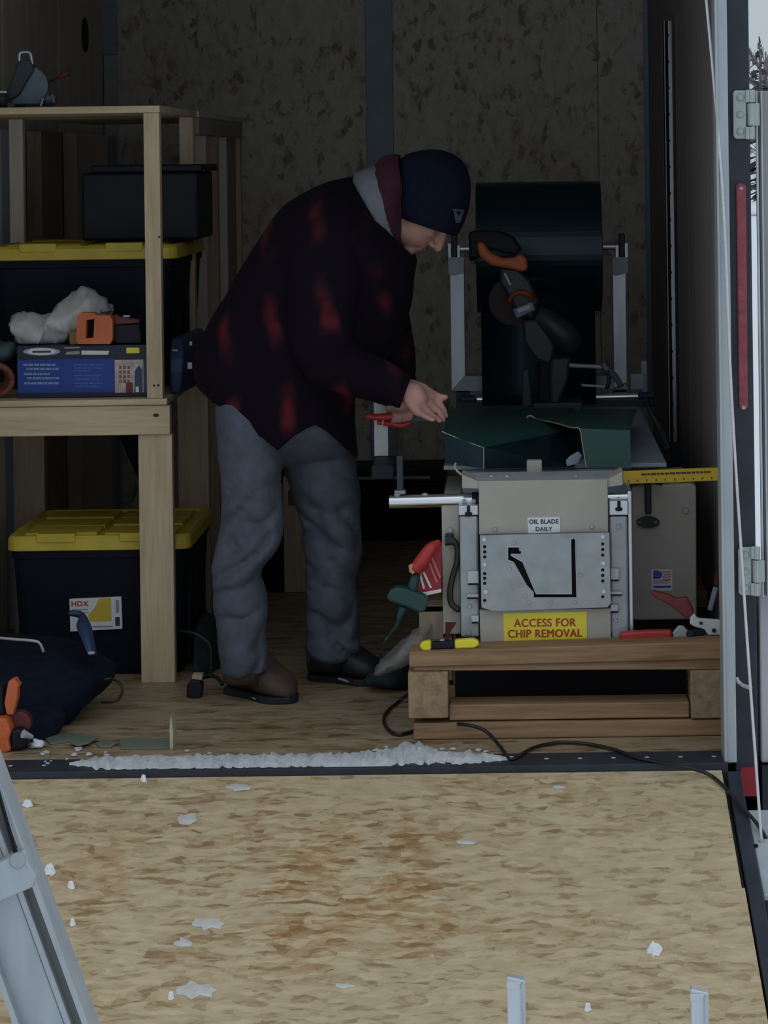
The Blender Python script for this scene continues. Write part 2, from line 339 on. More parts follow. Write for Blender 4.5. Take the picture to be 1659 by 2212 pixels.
def link(name, mb, m, parent=None, smooth=False, bevel=0.0, solid=0.0, sub=0, kind=None, label=None, seg=2):
    me = bpy.data.meshes.new(name)
    if parent is None:
        xs = [v.x for v in mb.v]; ys = [v.y for v in mb.v]; zs = [v.z for v in mb.v]
        org = Vector(((min(xs)+max(xs))/2, (min(ys)+max(ys))/2, min(zs)))
    else: org = ORG[parent.name]
    me.from_pydata([v - org for v in mb.v], [], mb.f); me.update()
    bm = bmesh.new(); bm.from_mesh(me); bmesh.ops.recalc_face_normals(bm, faces=bm.faces); bm.to_mesh(me); bm.free()
    ms = m if isinstance(m, list) else [m]
    for q in ms: me.materials.append(q)
    if smooth:
        for p in me.polygons: p.use_smooth = True
    o = bpy.data.objects.new(name, me); col.objects.link(o)
    if parent is None: o.location = org
    else: o.parent = parent
    ORG[o.name] = org
    if solid: md = o.modifiers.new('solid', 'SOLIDIFY'); md.thickness = solid; md.offset = 0
    if bevel: md = o.modifiers.new('bevel', 'BEVEL'); md.width = bevel; md.segments = seg; md.limit_method = 'ANGLE'; md.harden_normals = False
    if sub: md = o.modifiers.new('sub', 'SUBSURF'); md.levels = sub; md.render_levels = sub
    if kind: o['kind'] = kind
    if label: o['label'] = label
    return o
def thing(name, label, cat, loc, group=None):
    o = bpy.data.objects.new(name, None); col.objects.link(o); o.location = loc; o.empty_display_size = 0.05
    ORG[o.name] = Vector(loc); return tagp(o, label, cat, group)
def one(name, mb, m, label, cat, group=None, **kw):
    return tagp(link(name, mb, m, None, **kw), label, cat, group)
def struct(name, mb, m, parent=None, **kw):
    o = link(name, mb, m, parent, **kw)
    if parent is None: o['kind'] = 'structure'
    return o
def cutplate(name, outer, holes, Y, thick, m, parent):
    """flat plate with real openings: filled 2D outline, extruded, laid in the XZ plane at Y"""
    cu = bpy.data.curves.new(name, 'CURVE'); cu.dimensions = '2D'; cu.fill_mode = 'BOTH'; cu.extrude = thick/2
    for poly in [outer] + holes:
        sp = cu.splines.new('POLY'); sp.points.add(len(poly)-1); sp.use_cyclic_u = True
        for i, q in enumerate(poly): w = P(q[0], q[1], Y); sp.points[i].co = (w.x, w.z, 0, 1)
    t = bpy.data.objects.new('t', cu); me = bpy.data.meshes.new_from_object(t); bpy.data.objects.remove(t)
    org = ORG[parent.name]
    for v in me.vertices:
        x, y, z = v.co; v.co = Vector((x, Y + z, y)) - org
    me.materials.clear(); me.materials.append(m)
    o = bpy.data.objects.new(name, me); col.objects.link(o); o.parent = parent; ORG[o.name] = org; return o
def text(name, body, px, py, hpx, Y, m, parent, wpx=None, bold=0.0, thick=0.0008, shear=0.0):
    """lettering centred on (px, py); hpx = cap height, wpx = full width"""
    cu = bpy.data.curves.new(name, 'FONT'); cu.body = body; cu.align_x = 'CENTER'; cu.extrude = thick; cu.size = 1.0; cu.shear = shear; cu.space_character = 1.08
    t = bpy.data.objects.new('t', cu); me = bpy.data.meshes.new_from_object(t); bpy.data.objects.remove(t)
    xs = [v.co.x for v in me.vertices]; ys = [v.co.y for v in me.vertices]
    c = P(px, py, Y); s = F_/(Y+D0); hs = (hpx/s)/(max(ys)-min(ys)); ws = hs if wpx is None else (wpx/s)/(max(xs)-min(xs))
    mx, my = (min(xs)+max(xs))/2, (min(ys)+max(ys))/2
    org = ORG[parent.name]; ca, sa = math.cos(ROLL), math.sin(ROLL)
    for v in me.vertices:
        x, y, z = (v.co.x-mx)*ws, (v.co.y-my)*hs, v.co.z
        v.co = Vector((c.x + x, Y - z, c.z + y)) - org
    if bold:
        bm = bmesh.new(); bm.from_mesh(me); g0 = bm.verts[:] + bm.edges[:] + bm.faces[:]
        for k_, (ddx, ddz) in enumerate(((bold, 0), (-bold, 0), (0, bold*.6))):
            r_ = bmesh.ops.duplicate(bm, geom=g0)
            for v in [q for q in r_['geom'] if isinstance(q, bmesh.types.BMVert)]: v.co += Vector((ddx/s, -0.00005*(k_+1), ddz/s))
        bm.to_mesh(me); bm.free()
    me.materials.clear(); me.materials.append(m)
    o = bpy.data.objects.new(name, me); col.objects.link(o); o.parent = parent; ORG[o.name] = org; return o

# ------------------------------------------------------------------ the setting: ground, trailer shell
XL, XR, YB, ZC = -1.516, 0.492, 3.66, 1.98
g = MB(); g.quad((-60, -30, -0.56), (60, -30, -0.56), (60, 120, -0.56), (-60, 120, -0.56))
ground = link('snowy_ground', g, M['snow']); ground['kind'] = 'structure'
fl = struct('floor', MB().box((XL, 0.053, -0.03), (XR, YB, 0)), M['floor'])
wb = struct('wall_back', MB().box((XL-0.05, YB+0.012, -0.05), (XR+0.034, YB+0.05, ZC+0.05)), M['ply_dark'])
def bx(pa, pb): return P(pa, 700, YB).x, P(pb, 700, YB).x
x1, x2 = bx(262, 797)
link('wall_panel', MB().box((x1, YB-0.002, 0), (x2, YB+0.012, ZC)), M['osb_wall'], wb)
x1, x2 = bx(855, 1297)
link('wall_panel', MB().box((x1, YB-0.002, 0), (x2, YB+0.012, ZC)), M['osb_wall'], wb)
x1, x2 = bx(1299, 1412)
link('wall_panel', MB().box((x1, YB-0.002, 0), (x2, YB+0.012, ZC)), M['osb_wall'], wb)
x1, x2 = bx(797, 856)
ms_ = link('metal_cover_strip', MB().box((x1, YB-0.012, 0), (x2, YB+0.012, ZC)), M['steel_grey'], wb, bevel=0.003)
x1, x2 = bx(808, 838)
x1, x2 = bx(232, 262)
link('metal_cover_strip', MB().box((x1, YB-0.012, 0), (x2, YB+0.012, P(240, 118, YB).z)), M['alu_dull'], wb, bevel=0.003)
link('metal_cover_strip', MB().box((x1-0.01, YB-0.012, P(240, 118, YB).z), (x2, YB+0.012, ZC)), M['steel_grey'], wb, bevel=0.003)
wl = struct('wall_left', MB().box((XL-0.05, 0.0, -0.05), (XL-0.014, YB+0.05, ZC+0.05)), M['ply_dark'])
ys = [0.05, 0.92, 1.83, 2.745, YB]
for i in range(4):
    link('wall_panel', MB().box((XL-0.014, ys[i]+0.004, 0), (XL, ys[i+1]-0.004, ZC)), M['ply'] if i == 3 else M['ply_dark'], wl, bevel=0.002)
hc = Vector((XL, 3.27, 1.35 + 265/613*1.0))
hz = P(187, 75, 3.27).z
hb = MB(); hb.cyl((XL+0.0005, 3.27, hz), (XL+0.004, 3.27, hz), 0.062, 0.06, 28)
link('vent_hole', hb, M['hole'], wl, label='round black hole in the panel')
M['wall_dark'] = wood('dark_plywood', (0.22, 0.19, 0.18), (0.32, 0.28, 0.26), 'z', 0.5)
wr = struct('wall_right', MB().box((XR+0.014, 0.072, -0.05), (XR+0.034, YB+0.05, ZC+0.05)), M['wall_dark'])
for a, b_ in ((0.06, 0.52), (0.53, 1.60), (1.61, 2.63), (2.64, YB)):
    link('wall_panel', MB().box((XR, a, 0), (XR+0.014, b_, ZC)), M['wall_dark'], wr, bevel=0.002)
struct('ceiling', MB().box((XL-0.05, 0.0, ZC), (XR+0.034, YB+0.05, ZC+0.05)), M['paint_white'])
hd = struct('trim_1', MB().box((XL-0.05, -0.04, 1.86), (XR+0.034, 0.05, ZC+0.08)), M['black_steel'])
# sill: dark steel angle under the floor edge
sl = struct('trim_2', MB().box((XL-0.1, -0.062, -0.040), (0.452, 0.052, 0.002)).box((XL-0.1, -0.066, -0.12), (0.452, -0.062, 0.002)), M['black_steel'], bevel=0.003)
lp = MB()
for k in range(26):
    x = -1.45 + k*0.075
    lp.ell((x, -0.01, 0.003), (0.006, 0.006, 0.002), n=8, m=4)
link('rivet', lp, M['steel_grey'], sl, kind='stuff')
# corner trim (back right)
a = P(1397, 700, YB).x
struct('trim_3', MB().box((a, YB-0.02, 0), (XR, YB-0.004, ZC)), M['steel_grey'], bevel=0.003)
struct('trim_4', MB().box((XR-0.012, 0.04, 0), (XR, 0.22, ZC)), M['wall_dark'], bevel=0.002)
# aluminium jamb, black door post
struct('trim_5', MB().box((P(1549, 500, -0.05).x, -0.05, -0.002), (P(1576.5, 500, -0.05).x, 0.03, ZC)).box((P(1549, 500, -0.05).x, -0.056, -0.002), (P(1549, 500, -0.05).x+0.006, -0.05, ZC)), M['alu_out'], bevel=0.002)
pL, pR = P(1581, 700, 0).x, P(1626, 700, 0).x
post = struct('trim_6', MB().box((pL-0.006, 0.0, -0.50), (pR, 0.07, ZC+0.1)), M['black_steel'], bevel=0.004)
# outside skin of the trailer's right side + left post
struct('trim_7', MB().box((XL-0.12, -0.02, -0.45), (XL-0.05, 0.06, ZC+0.1)), M['black_steel'])
struct('trim_8', MB().box((XL-0.06, 0.0, -0.42), (XR+0.034, 3.7, -0.06)), M['black_steel'])
# slotted shelf standard on the right wall
t = thing('slotted_wall_rail', 'long silver slotted rail fixed upright to the dark right wall', 'rail', (XR, 2.1, P(1447, 955, 2.1).z))
zb, zt = P(1450, 955, 2.1).z, P(1444, 45, 2.1).z
yr = 2.1
def wx(px): return P(px, 500, yr).x
link('rail_side', MB().box((wx(1437), yr, zb), (wx(1439.5), yr+0.03, zt)).box((wx(1437), yr, zb), (wx(1442), yr+0.004, zt)), M['alu_dull'], t)
link('rail_back', MB().box((wx(1442), yr+0.012, zb), (wx(1450), yr+0.02, zt)), M['hole'], t)
link('rail_face', MB().box((wx(1448.3), yr-0.004, zb), (wx(1456), yr+0.012, zt)), M['chrome'], t, label='bright front face of the rail')
sl_ = MB(); n = 16
for k in range(n):
    z = zb + (zt-zb)*(k+0.4)/n
    sl_.box((wx(1447.5), yr-0.006, z), (wx(1450), yr-0.003, z+0.008))
link('slot', sl_, M['hole'], t, kind='stuff')
link('rail_mount', MB().box((wx(1440), yr, zb-0.10), (XR, yr+0.04, zb-0.002)), M['black_steel'], t)

# open side door beyond the post, white body below it
dz0, dz1 = P(1650, 1288, 0.02).z, P(1650, 196, 0.02).z
door = struct('door_1', MB().box((P(1644, 700, 0.02).x, 0.02, dz0), (P(1644, 700, 0.02).x+0.55, 0.055, dz1)), M['door_grey'], bevel=0.004)
for k, (a, b_) in enumerate(((1638, 1643), (1649, 1653))):
    link('edge_strip', MB().box((P(a, 700, 0.01).x, 0.008, dz0), (P(b_, 700, 0.01).x, 0.02, dz1)), M['alu_dull'], door, bevel=0.001)
wbz0, wbz1 = P(1650, 1648, 0.1).z, P(1650, 1284, 0.1).z
struct('wall_outer', MB().box((P(1641, 1400, 0.1).x, 0.1, wbz0), (P(1641, 1400, 0.1).x+0.6, 0.6, wbz1)), M['paint_white'], bevel=0.004)
struct('trim_9', MB().box((P(1641, 1400, 0.1).x, 0.08, -0.5), (P(1641, 1400, 0.1).x+0.6, 0.6, wbz0-0.004)), M['black_steel'])

# hinges
def hinge(y0, y1, x0, tilt, label):
    t = thing('door_hinge', label, 'hinge', P(x0, y1, -0.01), 'zinc hinges on the black post')
    w = lambda a: x0 + a
    link('hinge_leaf', MB().prism([(w(4),y0),(w(30),y0),(w(30),y1),(w(6),y1),(w(1),y1-6),(w(0),y0+6)], -0.012, 0.010), M['hinge'], t, bevel=0.002)
    third = (y1-y0)/4.0
    for k, (a, b_, m) in enumerate(((y0-1, y0+third, 0), (y0+third+2, y1-third-2, 9), (y1-third, y1+1, 0))):
        c0, c1 = P(w(40), a, -0.014), P(w(40), b_, -0.014)
        mb = MB().cyl(c0, c1, 0.0085, None, 14)
        if m: mb.pbox(w(32), a, w(58), b_, -0.018, 0.012)
        else: mb.pbox(w(28), a, w(42), b_, -0.020, 0.010)
        link('knuckle', mb, M['hinge'], t, bevel=0.0015)
    for k in range(3):
        yy = y0 + (y1-y0)*(0.15+0.35*k); c = P(w(16), yy, -0.012)
        link('bolt_head', MB().cyl(c, c+Vector((0,-0.005,0)), 0.009, 0.007, 12).cyl(c+Vector((0,-0.005,0)), c+Vector((0,-0.009,0)), 0.0045, 0.004, 8), M['hinge'], t)
hinge(195, 300, 1583, 0, 'zinc door hinge with three bolts high on the black post')
hinge(1182, 1286, 1594, 0, 'zinc door hinge with three bolts low on the black post')
# red reflector strips
t = thing('long_reflector', 'long faded red reflector strip screwed to the black post', 'reflector', P(1602, 885, 0))
link('lens', MB().prism([(1590,402),(1594,396),(1608,396),(1612,402),(1616,878),(1612,886),(1600,886),(1596,878)], -0.008, 0.008), M['reflector'], t, bevel=0.003)
for q in ((1601, 407), (1606, 880)):
    c = P(q[0], q[1], -0.008); link('screw', MB().cyl(c, c+Vector((0,-0.004,0)), 0.005, 0.004, 10), M['galv'], t)
one('red_tape', MB().pbox(1600, 1657, 1634, 1720, -0.004, 0.004), M['red_tape'], 'square dark red reflective tape at foot of black post', 'tape')

# ------------------------------------------------------------------ ramp
t = thing('loading_ramp', 'trailer loading ramp of weathered strand board with black steel edge', 'ramp', (-0.5, -1.0, RZ-0.25))
def rz(y, h=0.0): return RZ + RS*y + h
def slab(x0, x1, ya, yb, h0, h1):
    return MB().add([(x0,yb,rz(yb,h0)),(x1,yb,rz(yb,h0)),(x1,ya,rz(ya,h0)),(x0,ya,rz(ya,h0)),(x0,yb,rz(yb,h1)),(x1,yb,rz(yb,h1)),(x1,ya,rz(ya,h1)),(x0,ya,rz(ya,h1))],
              [(0,3,2,1),(4,5,6,7),(0,1,5,4),(1,2,6,5),(2,3,7,6),(3,0,4,7)])
yst = RP(1605, 1918).y
link('deck_board', slab(-1.62, 0.437, -0.070, yst, -0.02, 0), M['ramp'], t)
link('deck_board', slab(-1.62, 0.443, yst, -1.22, -0.02, 0), M['ramp'], t)
link('deck_board', slab(-1.62, 0.443, -1.223, -1.96, -0.02, 0), M['ramp'], t, bevel=0.001)
link('side_rail', slab(0.448, 0.478, -0.070, -1.98, -0.06, -0.002), M['black_steel'], t, bevel=0.002)
link('side_rail', slab(-1.68, -1.65, -0.070, -1.98, -0.06, -0.002), M['black_steel'], t, bevel=0.002)
link('underframe', slab(-1.64, 0.446, -0.075, -1.97, -0.05, -0.021), M['black_steel'], t)
ya, yb_ = -0.22, -0.56
pl = slab(0.480, 0.545, ya, yb_, -0.025, -0.012)
br = link('side_plate', pl, M['alu_dull'], t, bevel=0.003, label='grey steel bracket with bolt holes beside the ramp')
for (qx, qy) in ((1632, 1827), (1631, 1910), (1643, 1930)):
    c = RP(qx, qy, -0.010); link('bolt_hole', MB().cyl(c+Vector((0,0,-0.001)), c+Vector((0,0,0.003)), 0.006, 0.005, 10), M['hole'], br)
link('side_plate', slab(0.487, 0.54, -0.60, -1.1, -0.06, -0.03), M['alu_dull'], t, bevel=0.003)
# ramp lift cable with a white tie
t = thing('ramp_cable', 'thin steel lift cable running down from above to the ramp corner', 'cable', RP(1645, 1835))
e = RP(1646, 1835, 0.0); e.x = 0.53; 
pts = [P(1520, -60, -0.03), P(1560, 400, -0.06), P(1580, 850, -0.11), P(1605, 1250, -0.19), P(1622, 1500, -0.25), P(1646, 1832, -0.355)]
link('wire', MB().tube(pts, 0.0032, 8, smooth=6), M['cable'], t, smooth=True)
link('end_fitting', MB().cyl(P(1645, 1815, -0.352), P(1647, 1850, -0.358), 0.007, None, 10), M['galv'], t)
one('cable_tie', MB().tube([P(1591,1465,-0.02), P(1596,1474,-0.03), P(1606,1481,-0.05), P(1621,1486,-0.24)], 0.0045, 8, smooth=5), M['paint_white'], 'short white strap tied round the lift cable', 'strap', smooth=True)

# ------------------------------------------------------------------ snow along the sill and scraps on the ramp
sn = MB(); random.seed(3)
def sill_pt(px, py): return FL(px, py)
xs = [150 + 6*i for i in range(161)]
def snow_w(px):
    if px < 200: return 6*(px-150)/50 + 3
    if px < 700: return 17
    if px < 930: return 18 + 8*(px-700)/230
    if px < 1020: return 13
    return max(3, 12 - 9*(px-1020)/90)
rings = []
for i, px in enumerate(xs):
    w = snow_w(px)
    cy_ = 1653 - (px-150)*0.0125 + (-10*math.exp(-((px-890)/45)**2))
    h = 0.016 + 0.010*noise.noise(Vector((px*0.05, 0, 0))) + 0.014*math.exp(-((px-890)/60)**2)
    h = max(0.004, h*min(1, w/12))
    r = []
    wj = w*(0.75 + 0.5*noise.noise(Vector((px*0.08, 5, 0))))
    for j in range(9):
        s_ = j/8*2-1
        q = FL(px + 5*noise.noise(Vector((px*.1, j, 2))), cy_ - s_*wj + 2*noise.noise(Vector((px*.3, j, 0))), 0.0)
        q.y = max(q.y, -0.058)
        q.z = 0.0025 + h*(1-s_*s_)*(0.8 + 0.6*noise.noise(Vector((px*.12, j*.8, 4))))
        r.append(q)
    rings.append(r)
n = 9
for r in rings: sn.v += r
for k in range(len(rings)-1):
    for j in range(n-1): sn.f.append((k*n+j, k*n+j+1, (k+1)*n+j+1, (k+1)*n+j))
def clump(mb, c, r, flat=0.4, seed=0, n=9, m=6):
    b0 = len(mb.v); mb.ell(c, (r, r, r*flat), n=n, m=m)
    for i in range(b0, len(mb.v)):
        d = mb.v[i] - c; mb.v[i] = c + d*(1 + 0.7*noise.noise(d*60/(r*60+.2) + Vector((seed*3.1, i*.13, 0))))
    return mb
for k in range(46):
    px = random.choice((random.uniform(90, 260), random.uniform(150, 1110), random.uniform(780, 960)))
    py = 1640 - (px-150)*0.0125 + random.uniform(-22, 12)*(0.7 if px > 300 else 1.0)
    c = FL(px, py); c.y = max(-0.045, c.y); clump(sn, c + Vector((0,0,0.003)), random.uniform(0.003, 0.009), 0.45, k, 10, 7)
M['ridge'] = mat('shade_toned_snow', (0.55, 0.565, 0.585), 0.85, 0, 0.14, 40, 0.6)  # snow in a darker tone: the sill's shade is put into its colour
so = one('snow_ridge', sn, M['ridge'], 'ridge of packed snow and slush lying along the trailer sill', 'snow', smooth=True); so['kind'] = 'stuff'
flakes = [(60,1741,24,8,'s','sliver of white snow at far left of the ramp top'),(310,1686,14,7,'s','small white crumb just below the sill on the ramp'),
 (405,1770,44,24,'t','thin patch of slush on the ramp below the boots'),(108,1883,26,18,'s','white snow scrap right beside the aluminium ladder rail'),
 (154,1917,16,9,'s','tiny white chip below the scrap beside the ladder'),(157,1998,14,7,'s','small white crumb left on the ramp beside the ladder'),
 (450,1996,72,26,'t','widest flake of translucent ice on the ramp centre left'),(395,2036,40,20,'t','thin translucent ice patch just below the widest flake'),
 (515,1700,60,16,'t','faint slush smear on the ramp near the sill'),(1007,1820,40,10,'t','faint pale flake at right of the ramp middle'),
 (1413,2055,34,26,'s','bright white snow scrap on the lower right of the ramp'),(745,2130,44,12,'t','pale thin flake near the bottom centre of the ramp'),
 (425,2140,90,34,'t','largest blurred slush stain near the bottom left of the ramp'),(370,2157,14,8,'s','tiny white crumb at the edge of the largest slush stain'),
 (1208,1700,30,7,'t','faint slush speck on the ramp near the right sill'),(1270,2182,16,9,'s','tiny white crumb beside the left upright tip')]
for i, (px, py, w, h, kd, lb) in enumerate(flakes):
    mb = MB(); c = RP(px, py, 0.0); s = F_/(c.y+D0); nn = 14
    vs = [c + Vector((0, 0, 0.003 if kd == 't' else 0.012))]
    for j in range(nn):
        a = 2*math.pi*j/nn; rr = 1 + 0.75*noise.noise(Vector((math.cos(a)*2+i*7, math.sin(a)*2, i)))
        q = RP(px + w/2*rr*math.cos(a), py + h/2*rr*math.sin(a), 0.0); vs.append(q + Vector((0,0,0.0006)))
    mid = [vs[0]*0.45 + v*0.55 + Vector((0,0,(0.001 if kd == 't' else 0.006))) for v in vs[1:]]
    mb.add(vs + mid, [(0, nn+1+j, nn+1+(j+1) % nn) for j in range(nn)] + [(nn+1+j, 1+j, 1+(j+1) % nn, nn+1+(j+1) % nn) for j in range(nn)])
    one('snow_scrap' if kd == 's' else 'ice_flake', mb, M['snow'] if kd == 's' else M['slush'], lb, 'snow', 'snow and ice scraps on the ramp', smooth=(kd == 't'))

# ------------------------------------------------------------------ wooden shelf units on the left
SX = -0.926
t = thing('shelf_unit', 'pale pine shelf unit with plywood shelves nearest the trailer door', 'shelf', (-1.22, 1.25, 0))
def pz(px, py, Y): return P(px, py, Y).z
zt1, zt0 = pz(340, 228, 0.907), pz(340, 243, 0.907)
link('top_board', MB().box((XL+0.055, 0.90, zt0), (SX+0.002, 1.66, zt1)), M['pine_x'], t, bevel=0.001)
zm1 = 0.736; zm0 = zm1-0.016
link('middle_board', MB().box((XL+0.055, 0.895, zm0), (SX+0.012, 1.70, zm1)), M['pine_x'], t, bevel=0.001)
zr1, zr0 = pz(200, 864, 0.90), pz(200, 939, 0.90)
link('front_rail', MB().box((XL+0.055, 0.880, zr0), (P(367, 900, .88).x, 0.915, min(zr1, zm0-0.001))), M['pine_x'], t, bevel=0.002)
kn = P(337, 897, 0.879)
kk = link('knot', MB().ell(kn, (0.008, 0.0015, 0.0045), n=12, m=6), M['hair'], t, label='dark knot in the front rail')
lx0, lx1 = P(304, 1200, 0.91).x, P(377, 1200, 0.91).x
link('leg', MB().box((lx0, 0.892, 0), (lx1, 0.928, zr0-0.0005)), M['pine_z'], t, bevel=0.002)
link('leg', MB().box((lx0+0.008, 1.60, 0), (lx1+0.008, 1.636, zm0-0.001)), M['plank'], t, bevel=0.002)
link('leg', MB().box((XL+0.06, 1.60, 0), (XL+0.15, 1.636, zm0-0.001)), M['plank'], t, bevel=0.002)
px0, px1 = P(310, 240, .905).x, P(345, 240, .905).x
px0 = P(309, 240, .905).x
pf = link('post', MB().box((SX-0.041, 0.902, zm1), (SX, 0.940, zt0-0.0005)), M['pine_z'], t, bevel=0.0015)
for (qx, qy) in ((344, 512), (333, 833), (342, 832)):
    c = P(qx, qy, 0.902); link('screw', MB().cyl(c, c+Vector((0,-0.0012,0)), 0.0032, None, 10), M['hair'], pf)
link('post', MB().box((SX-0.041, 1.60, zm1), (SX-0.001, 1.638, zt0-0.0005)), M['pine_z'], t, bevel=0.0015)
link('post', MB().box((XL+0.06, 1.60, zm1), (XL+0.10, 1.638, zt0-0.0005)), M['ply'], t, bevel=0.0015)
t = thing('shelf_unit', 'darker shelf frame standing behind the front pine shelf unit', 'shelf', (-1.22, 2.3, 0))
link('top_board', MB().box((XL+0.09, 1.70, zt0), (SX+0.004, 2.90, zt1)), M['ply'], t, bevel=0.001)
link('top_rail', MB().box((SX-0.03, 1.71, zt0-0.05), (SX+0.003, 2.89, zt0-0.001)), M['plank'], t, bevel=0.001)
link('middle_board', MB().box((XL+0.09, 1.72, zm0), (SX, 2.90, zm1)), M['ply'], t, bevel=0.001)
for Y_, mm in ((1.90, 'ply_dark'), (2.20, 'plank'), (2.44, 'ply'), (2.86, 'pine_z')):
    link('post', MB().box((SX-0.06, Y_, zm1), (SX-0.002, Y_+0.036, zt0-0.051)), M[mm], t, bevel=0.0015)
link('side_panel', MB().box((SX-0.03, 2.48, zm1), (SX-0.018, 2.858, zt0-0.052)), M['plank'], t)
for Y_ in (2.12, 2.82):
    link('leg', MB().box((SX-0.09, Y_, 0), (SX, Y_+0.038, zm0-0.001)), M['plank'], t, bevel=0.0015)

# boards stood against the left wall
def wallY(px, X, py=1000):
    u, v = uv(px, py); return X*F_/u - D0
bd = [(-25, 12, 'ply_dark'), (31, 64, 'steel_grey'), (98, 143, 'plank'), (175, 242, 'ply'), (248, 296, 'steel_grey')]
names = ['dull brown board leaning on the left wall nearest the door', 'slate grey board standing second along the left wall', 'brown board standing against the left wall between two dark gaps',
         'wide pale brown board standing against the left wall behind the shelf', 'grey metal board standing farthest back along the left wall']
for (a, b_, mm), lb in zip(bd, names):
    X = XL + 0.05
    y0_, y1_ = wallY(a, X), wallY(b_, X)
    y1_ = min(y1_, YB-0.03)
    one('upright_board', MB().box((XL+0.004, y0_, 0), (X, y1_, 1.45)), M[mm], lb, 'board', 'boards against the left wall', bevel=0.002)
# black cloth hanging under the middle shelf
mb = MB().prism([(256,941),(304,941),(304,1040),(296,1030),(282,1000)], 1.45, 0.05)
one('hanging_cloth', mb, M['navy'], 'black cloth corner hanging down behind the shelf leg', 'cloth', bevel=0.004)

# ------------------------------------------------------------------ storage totes
def tote(x0, x1, y0, y1, z0, z1, label, sticker=False, lidm='yellow_lid'):
    cx, cy = (x0+x1)/2, (y0+y1)/2
    t = thing('storage_tote', label, 'tote', (cx, cy, z0), None)
    hx, hy = (x1-x0)/2, (y1-y0)/2; lid = 0.035
    def rr(k, z, r=0.03, n=4):
        out = []; ax, ay = hx*k, hy*k
        for sx_, sy_, a0 in ((1,1,0),(-1,1,90),(-1,-1,180),(1,-1,270)):
            for j in range(n+1):
                a = math.radians(a0 + 90*j/n)
                out.append(Vector((cx + sx_*(ax-r) + r*math.cos(a), cy + sy_*(ay-r) + r*math.sin(a), z)))
        return out
    zb = z1 - lid
    body = link('body', MB().loft([rr(0.86, z0), rr(0.88, z0+0.02), rr(0.945, zb-0.03), rr(0.965, zb-0.028), rr(0.965, zb)]), M['tote'], t)
    ribs = MB()
    for sgn in (1, -1):
        for k in range(3):
            yy = cy + (k-1)*hy*0.5
            ribs.box((cx+sgn*hx*0.90, yy-0.03, z0+0.03), (cx+sgn*hx*0.945, yy+0.03, zb-0.05))
    link('rib', ribs, M['tote'], t, kind='stuff')
    ld = link('lid', MB().loft([rr(0.985, zb-0.008, 0.035), rr(1.0, zb-0.006, 0.035), rr(0.995, z1-0.012, 0.035), rr(0.97, z1-0.004, 0.035), rr(0.93, z1-0.004, 0.035), rr(0.91, z1-0.012, 0.035)]), M[lidm], t)
    pn = MB()
    for i in range(2):
        for j in range(3):
            xa = cx - hx*0.82 + i*hx*0.86; ya = cy - hy*0.82 + j*hy*0.56
            pn.box((xa, ya, z1-0.014), (xa+hx*0.78, ya+hy*0.48, z1-0.001 - 0.002*((i+j) % 2)))
    link('raised_panel', pn, M[lidm], ld, bevel=0.003)
    for sx_ in (-0.45, 0.45):
        link('latch_tab', MB().box((cx+hx*sx_-0.05, y0-0.004, z1-0.02), (cx+hx*sx_+0.05, y0+0.03, z1+0.003)), M[lidm], ld, bevel=0.002)
    return t
T1 = tote(-1.355, -0.870, 0.975, 1.50, 0.0, 0.375, 'black floor tote with yellow lid under the shelf', True)
T2 = tote(-1.445, -0.924, 1.20, 1.86, zm1+0.001, pz(200, 527, 1.22), 'large black tote with yellow lid on the middle shelf')
# tote label
st = link('label_sticker', MB().prism([(150,1294),(262,1289),(264,1358),(152,1364)], 0.988, 0.010), M['white_st'], T1)
link('yellow_field', MB().prism([(214,1293),(240,1291),(241,1341),(196,1343),(190,1330),(205,1312)], 0.9872, 0.0008), M['yellow_lid'], st)
text('lettering', 'HDX', 173, 1304, 11, 0.9872, M['red_let'], st, 36, 0.4)
link('fine_print', MB().pbox(155,1316,190,1318,.9872,.0008).pbox(158,1322,192,1323.5,.9872,.0008).pbox(200,1352,244,1355,.9872,.0008).pbox(250,1296,257,1324,.9872,.0008), M['door_grey'], st)
link('barcode', MB().pbox(249,1333,259,1352,.9872,.0008), M['blk_let'], st)

# black case on the upper tote
t = thing('black_case', 'black hard case with a projecting lid standing on the upper tote', 'case', P(300, 500, 1.35))
cz0 = pz(200, 527, 1.22) + 0.004
def xz(px, Y): return P(px, 430, Y).x
link('case_body', MB().box((xz(176,1.36), 1.36, cz0), (xz(428,1.36), 1.70, pz(300, 372, 1.36))), M['black'], t, bevel=0.008)
link('case_lid', MB().box((xz(198,1.34), 1.34, pz(300, 372, 1.36)+0.0005), (xz(436,1.34), 1.72, pz(300, 356, 1.36))), M['black'], t, bevel=0.005)
link('side_handle', MB().box((xz(428,1.36)+0.0005, 1.38, pz(430, 372, 1.36)), (xz(441,1.36), 1.50, pz(430, 360, 1.36))), M['black'], t, bevel=0.004)

